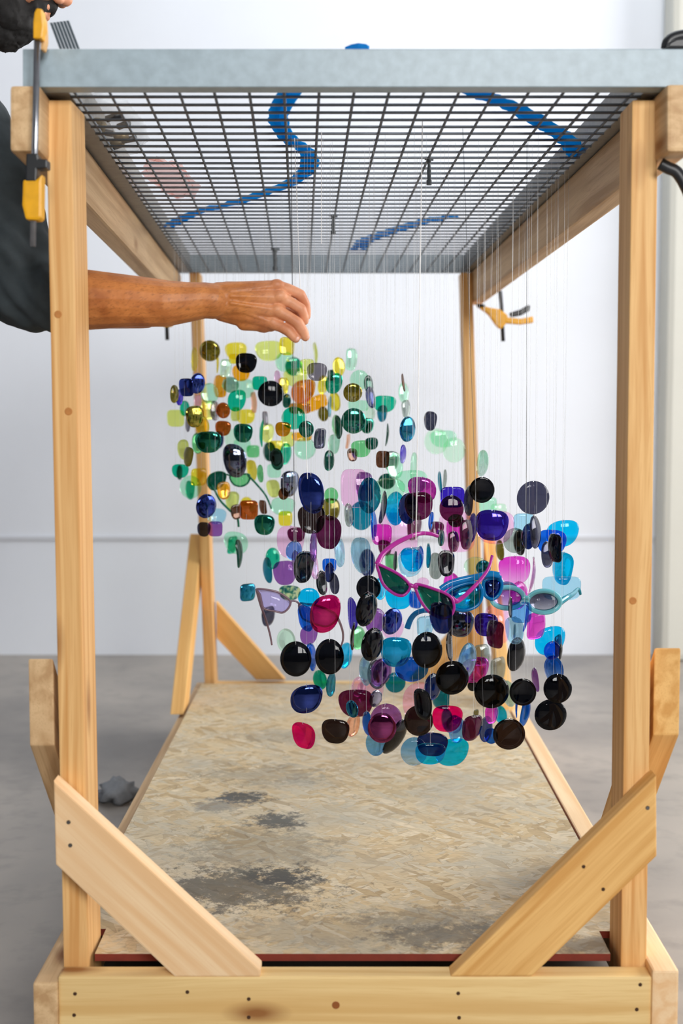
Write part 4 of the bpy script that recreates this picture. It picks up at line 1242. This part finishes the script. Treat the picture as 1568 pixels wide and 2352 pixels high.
# skin
m, nt, out = newmat('skin')
tc = nd(nt, 'ShaderNodeTexCoord'); at = nd(nt, 'ShaderNodeAttribute', attribute_name='tone')
n1 = nd(nt, 'ShaderNodeTexNoise', i_Scale=26.0, i_Detail=5.0); nt.links.new(tc.outputs['Object'], n1.inputs[0])
n2 = nd(nt, 'ShaderNodeTexNoise', i_Scale=1.0, i_Detail=4.0); nt.links.new(mapping(nt, tc.outputs['Object'], (110, 500, 260), (0, 0, 0), (0, .5, 0)), n2.inputs[0])
tan = ramp(nt, [(.35, lin((168, 98, 46))), (.65, lin((208, 134, 72)))], n1.outputs[0]).outputs[0]
tan = mix(nt, tan, lin((92, 50, 28)), ramp(nt, [(.52, (0, 0, 0)), (.72, (.42, .42, .42))], n2.outputs[0]).outputs[0])
pink = ramp(nt, [(.35, lin((206, 134, 98))), (.65, lin((232, 168, 134)))], n1.outputs[0]).outputs[0]
b = pbsdf(nt, out, Roughness=.5); nt.links.new(mix(nt, tan, pink, at.outputs['Fac']), b.inputs['Base Color'])
b.inputs['Subsurface Weight'].default_value = .08; b.inputs['Subsurface Radius'].default_value = (.01, .004, .002)
n3 = nd(nt, 'ShaderNodeTexNoise', i_Scale=180.0, i_Detail=3.0); nt.links.new(tc.outputs['Object'], n3.inputs[0]); bump(nt, n3.outputs[0], b, .25, .0008)
body = remesh('person', sk, .0018, m, 2, .5)
tag(body, 'bearded person in a dark grey shirt reaching an arm in from the left', 'person', None)
at = body.data.attributes.new('tone', 'FLOAT', 'POINT'); vals = []
for v in body.data.vertices:
    x, y = proj(v.co) if v.co.y > 1 else (0, 0)
    if v.co.y < 2.34 and v.co.x > -.30: t = max(0, min(1, (x - 560) / 130)) * .85
    elif v.co.z > .6: t = 1.0
    else: t = 0.0
    vals.append(t)
at.data.foreach_set('value', vals)
body.data.update()
# finger nails
mn = plain('nail', (232, 178, 158), .3)
for (x, y, d, r) in ((681, 780, -.010, .0042), (703, 775, -.0075, .0044)):
    bm = bmesh.new(); ell(bm, A(x + 1.5, y - 2, d + .0025), (r * .8, .0016, r), Matrix.Rotation(.5, 3, 'Y')); o = obj('nail', bm, mn); smooth(o); child_at(o, body)
# eyes
for s in (-1, 1):
    bm = bmesh.new(); ell(bm, H(.074, s * .032, -.004), (.012, .012, .012)); o = obj('eye', bm, plain('eye_white', (235, 232, 226), .2)); smooth(o); child_at(o, body)
mhair = plain('dark_hair', (26, 24, 24), .8)
def fuzz(bm, amp, sc):
    for v in bm.verts: v.co += Vector([noise.noise(v.co * sc + Vector((k * 9, 0, 0))) for k in range(3)]) * amp
bd = bmesh.new()
for s in (-1, 1):
    cone(bd, H(-.030, s * .058, .000), H(-.010, s * .056, -.058), .016, .024)
    cone(bd, H(-.010, s * .052, -.058), H(.052, s * .026, -.104), .026, .027)
    cone(bd, H(.030, s * .042, -.062), H(.060, s * .022, -.096), .018, .024)
    cone(bd, H(.092, s * .004, -.048), H(.080, s * .028, -.064), .0125, .010)
    cone(bd, H(.080, s * .028, -.060), H(.068, s * .026, -.085), .008, .013)
cone(bd, H(.050, 0, -.125), H(.074, 0, -.102), .036, .026); cone(bd, H(-.01, 0, -.095), H(.045, 0, -.130), .044, .036)
beard = remesh('beard', bd, .004, mhair, 1); fz = bmesh.new(); fz.from_mesh(beard.data); fuzz(fz, .004, 70); fuzz(fz, .002, 240); fz.to_mesh(beard.data); fz.free(); child_at(beard, body); beard['label'] = 'dark full beard and moustache'
hb = bmesh.new(); ell(hb, H(-.026, 0, .040), (.100, .082, .094), RH); ell(hb, H(-.05, 0, .0), (.070, .076, .07), RH)
hair = remesh('hair', hb, .005, mhair, 1); child_at(hair, body)
# shirt with sleeve folds
sh = bmesh.new()
chain(sh, [(sho_r + Vector((-.01, 0, 0)), .082), (A(-8, 470, .08), .080), (A(28, 600, .06), .078), (A(48, 668, .05), .064)])
chain(sh, [(A(48, 668, .05), .066), (A(90, 684, .035), .0605), (A(128, 686, .028), .0595)])
chain(sh, [(sho_l, .075), (elb_l, .062), (elb_l.lerp(wr_l, .25), .056)])
cone(sh, sho_r, NB + Vector((-.02, 0, -.075)), .078, .090); cone(sh, sho_l, NB + Vector((-.02, 0, -.075)), .078, .090)
chain(sh, [(NB + Vector((-.02, 0, -.075)), .110), (NB.lerp(PEL, .35), .150), (NB.lerp(PEL, .7), .142), (PEL + Vector((0, 0, -.04)), .150)])
shirt = remesh('shirt', sh, .005, plain('charcoal_cotton', (52, 60, 64), .9), 4)
fz = bmesh.new(); fz.from_mesh(shirt.data); fz.normal_update()
for v in fz.verts:
    p = v.co; x = (p - elbow).length
    w = math.exp(-(x / .16) ** 2)
    f = math.sin((p.x * 1.0 + p.z * .9) * 150 + 3 * noise.noise(p * 9)) * .5 + noise.noise(p * 26)
    v.co += v.normal * (.0055 * f * (.35 + w))
fz.to_mesh(shirt.data); fz.free(); child_at(shirt, body)
tr = bmesh.new()
for s in (-1, 1):
    hip = PEL + Vector((0, s * .09, -.03)); kn = Vector((-.94, 2.47 + s * .13, FLOOR + .50)); an = Vector((-.99, 2.47 + s * .14, FLOOR + .10))
    chain(tr, [(hip, .108), (kn, .080), (an, .062)])
cone(tr, PEL + Vector((0, -.05, 0)), PEL + Vector((0, .05, 0)), .128, .128)
child_at(remesh('trousers', tr, .009, plain('dark_denim', (36, 42, 60), .9), 2), body)
for s in (-1, 1):
    sb = bmesh.new(); an = Vector((-.99, 2.47 + s * .14, FLOOR + .09))
    cone(sb, an + Vector((-.03, 0, -.038)), an + Vector((.17, s * .02, -.05)), .050, .038); cone(sb, an, an + Vector((0, 0, -.03)), .046, .05)
    o = remesh('shoe', sb, .006, mblk, 2)
    for v in o.data.vertices: v.co.z = max(v.co.z, FLOOR + .002)
    child_at(o, body)
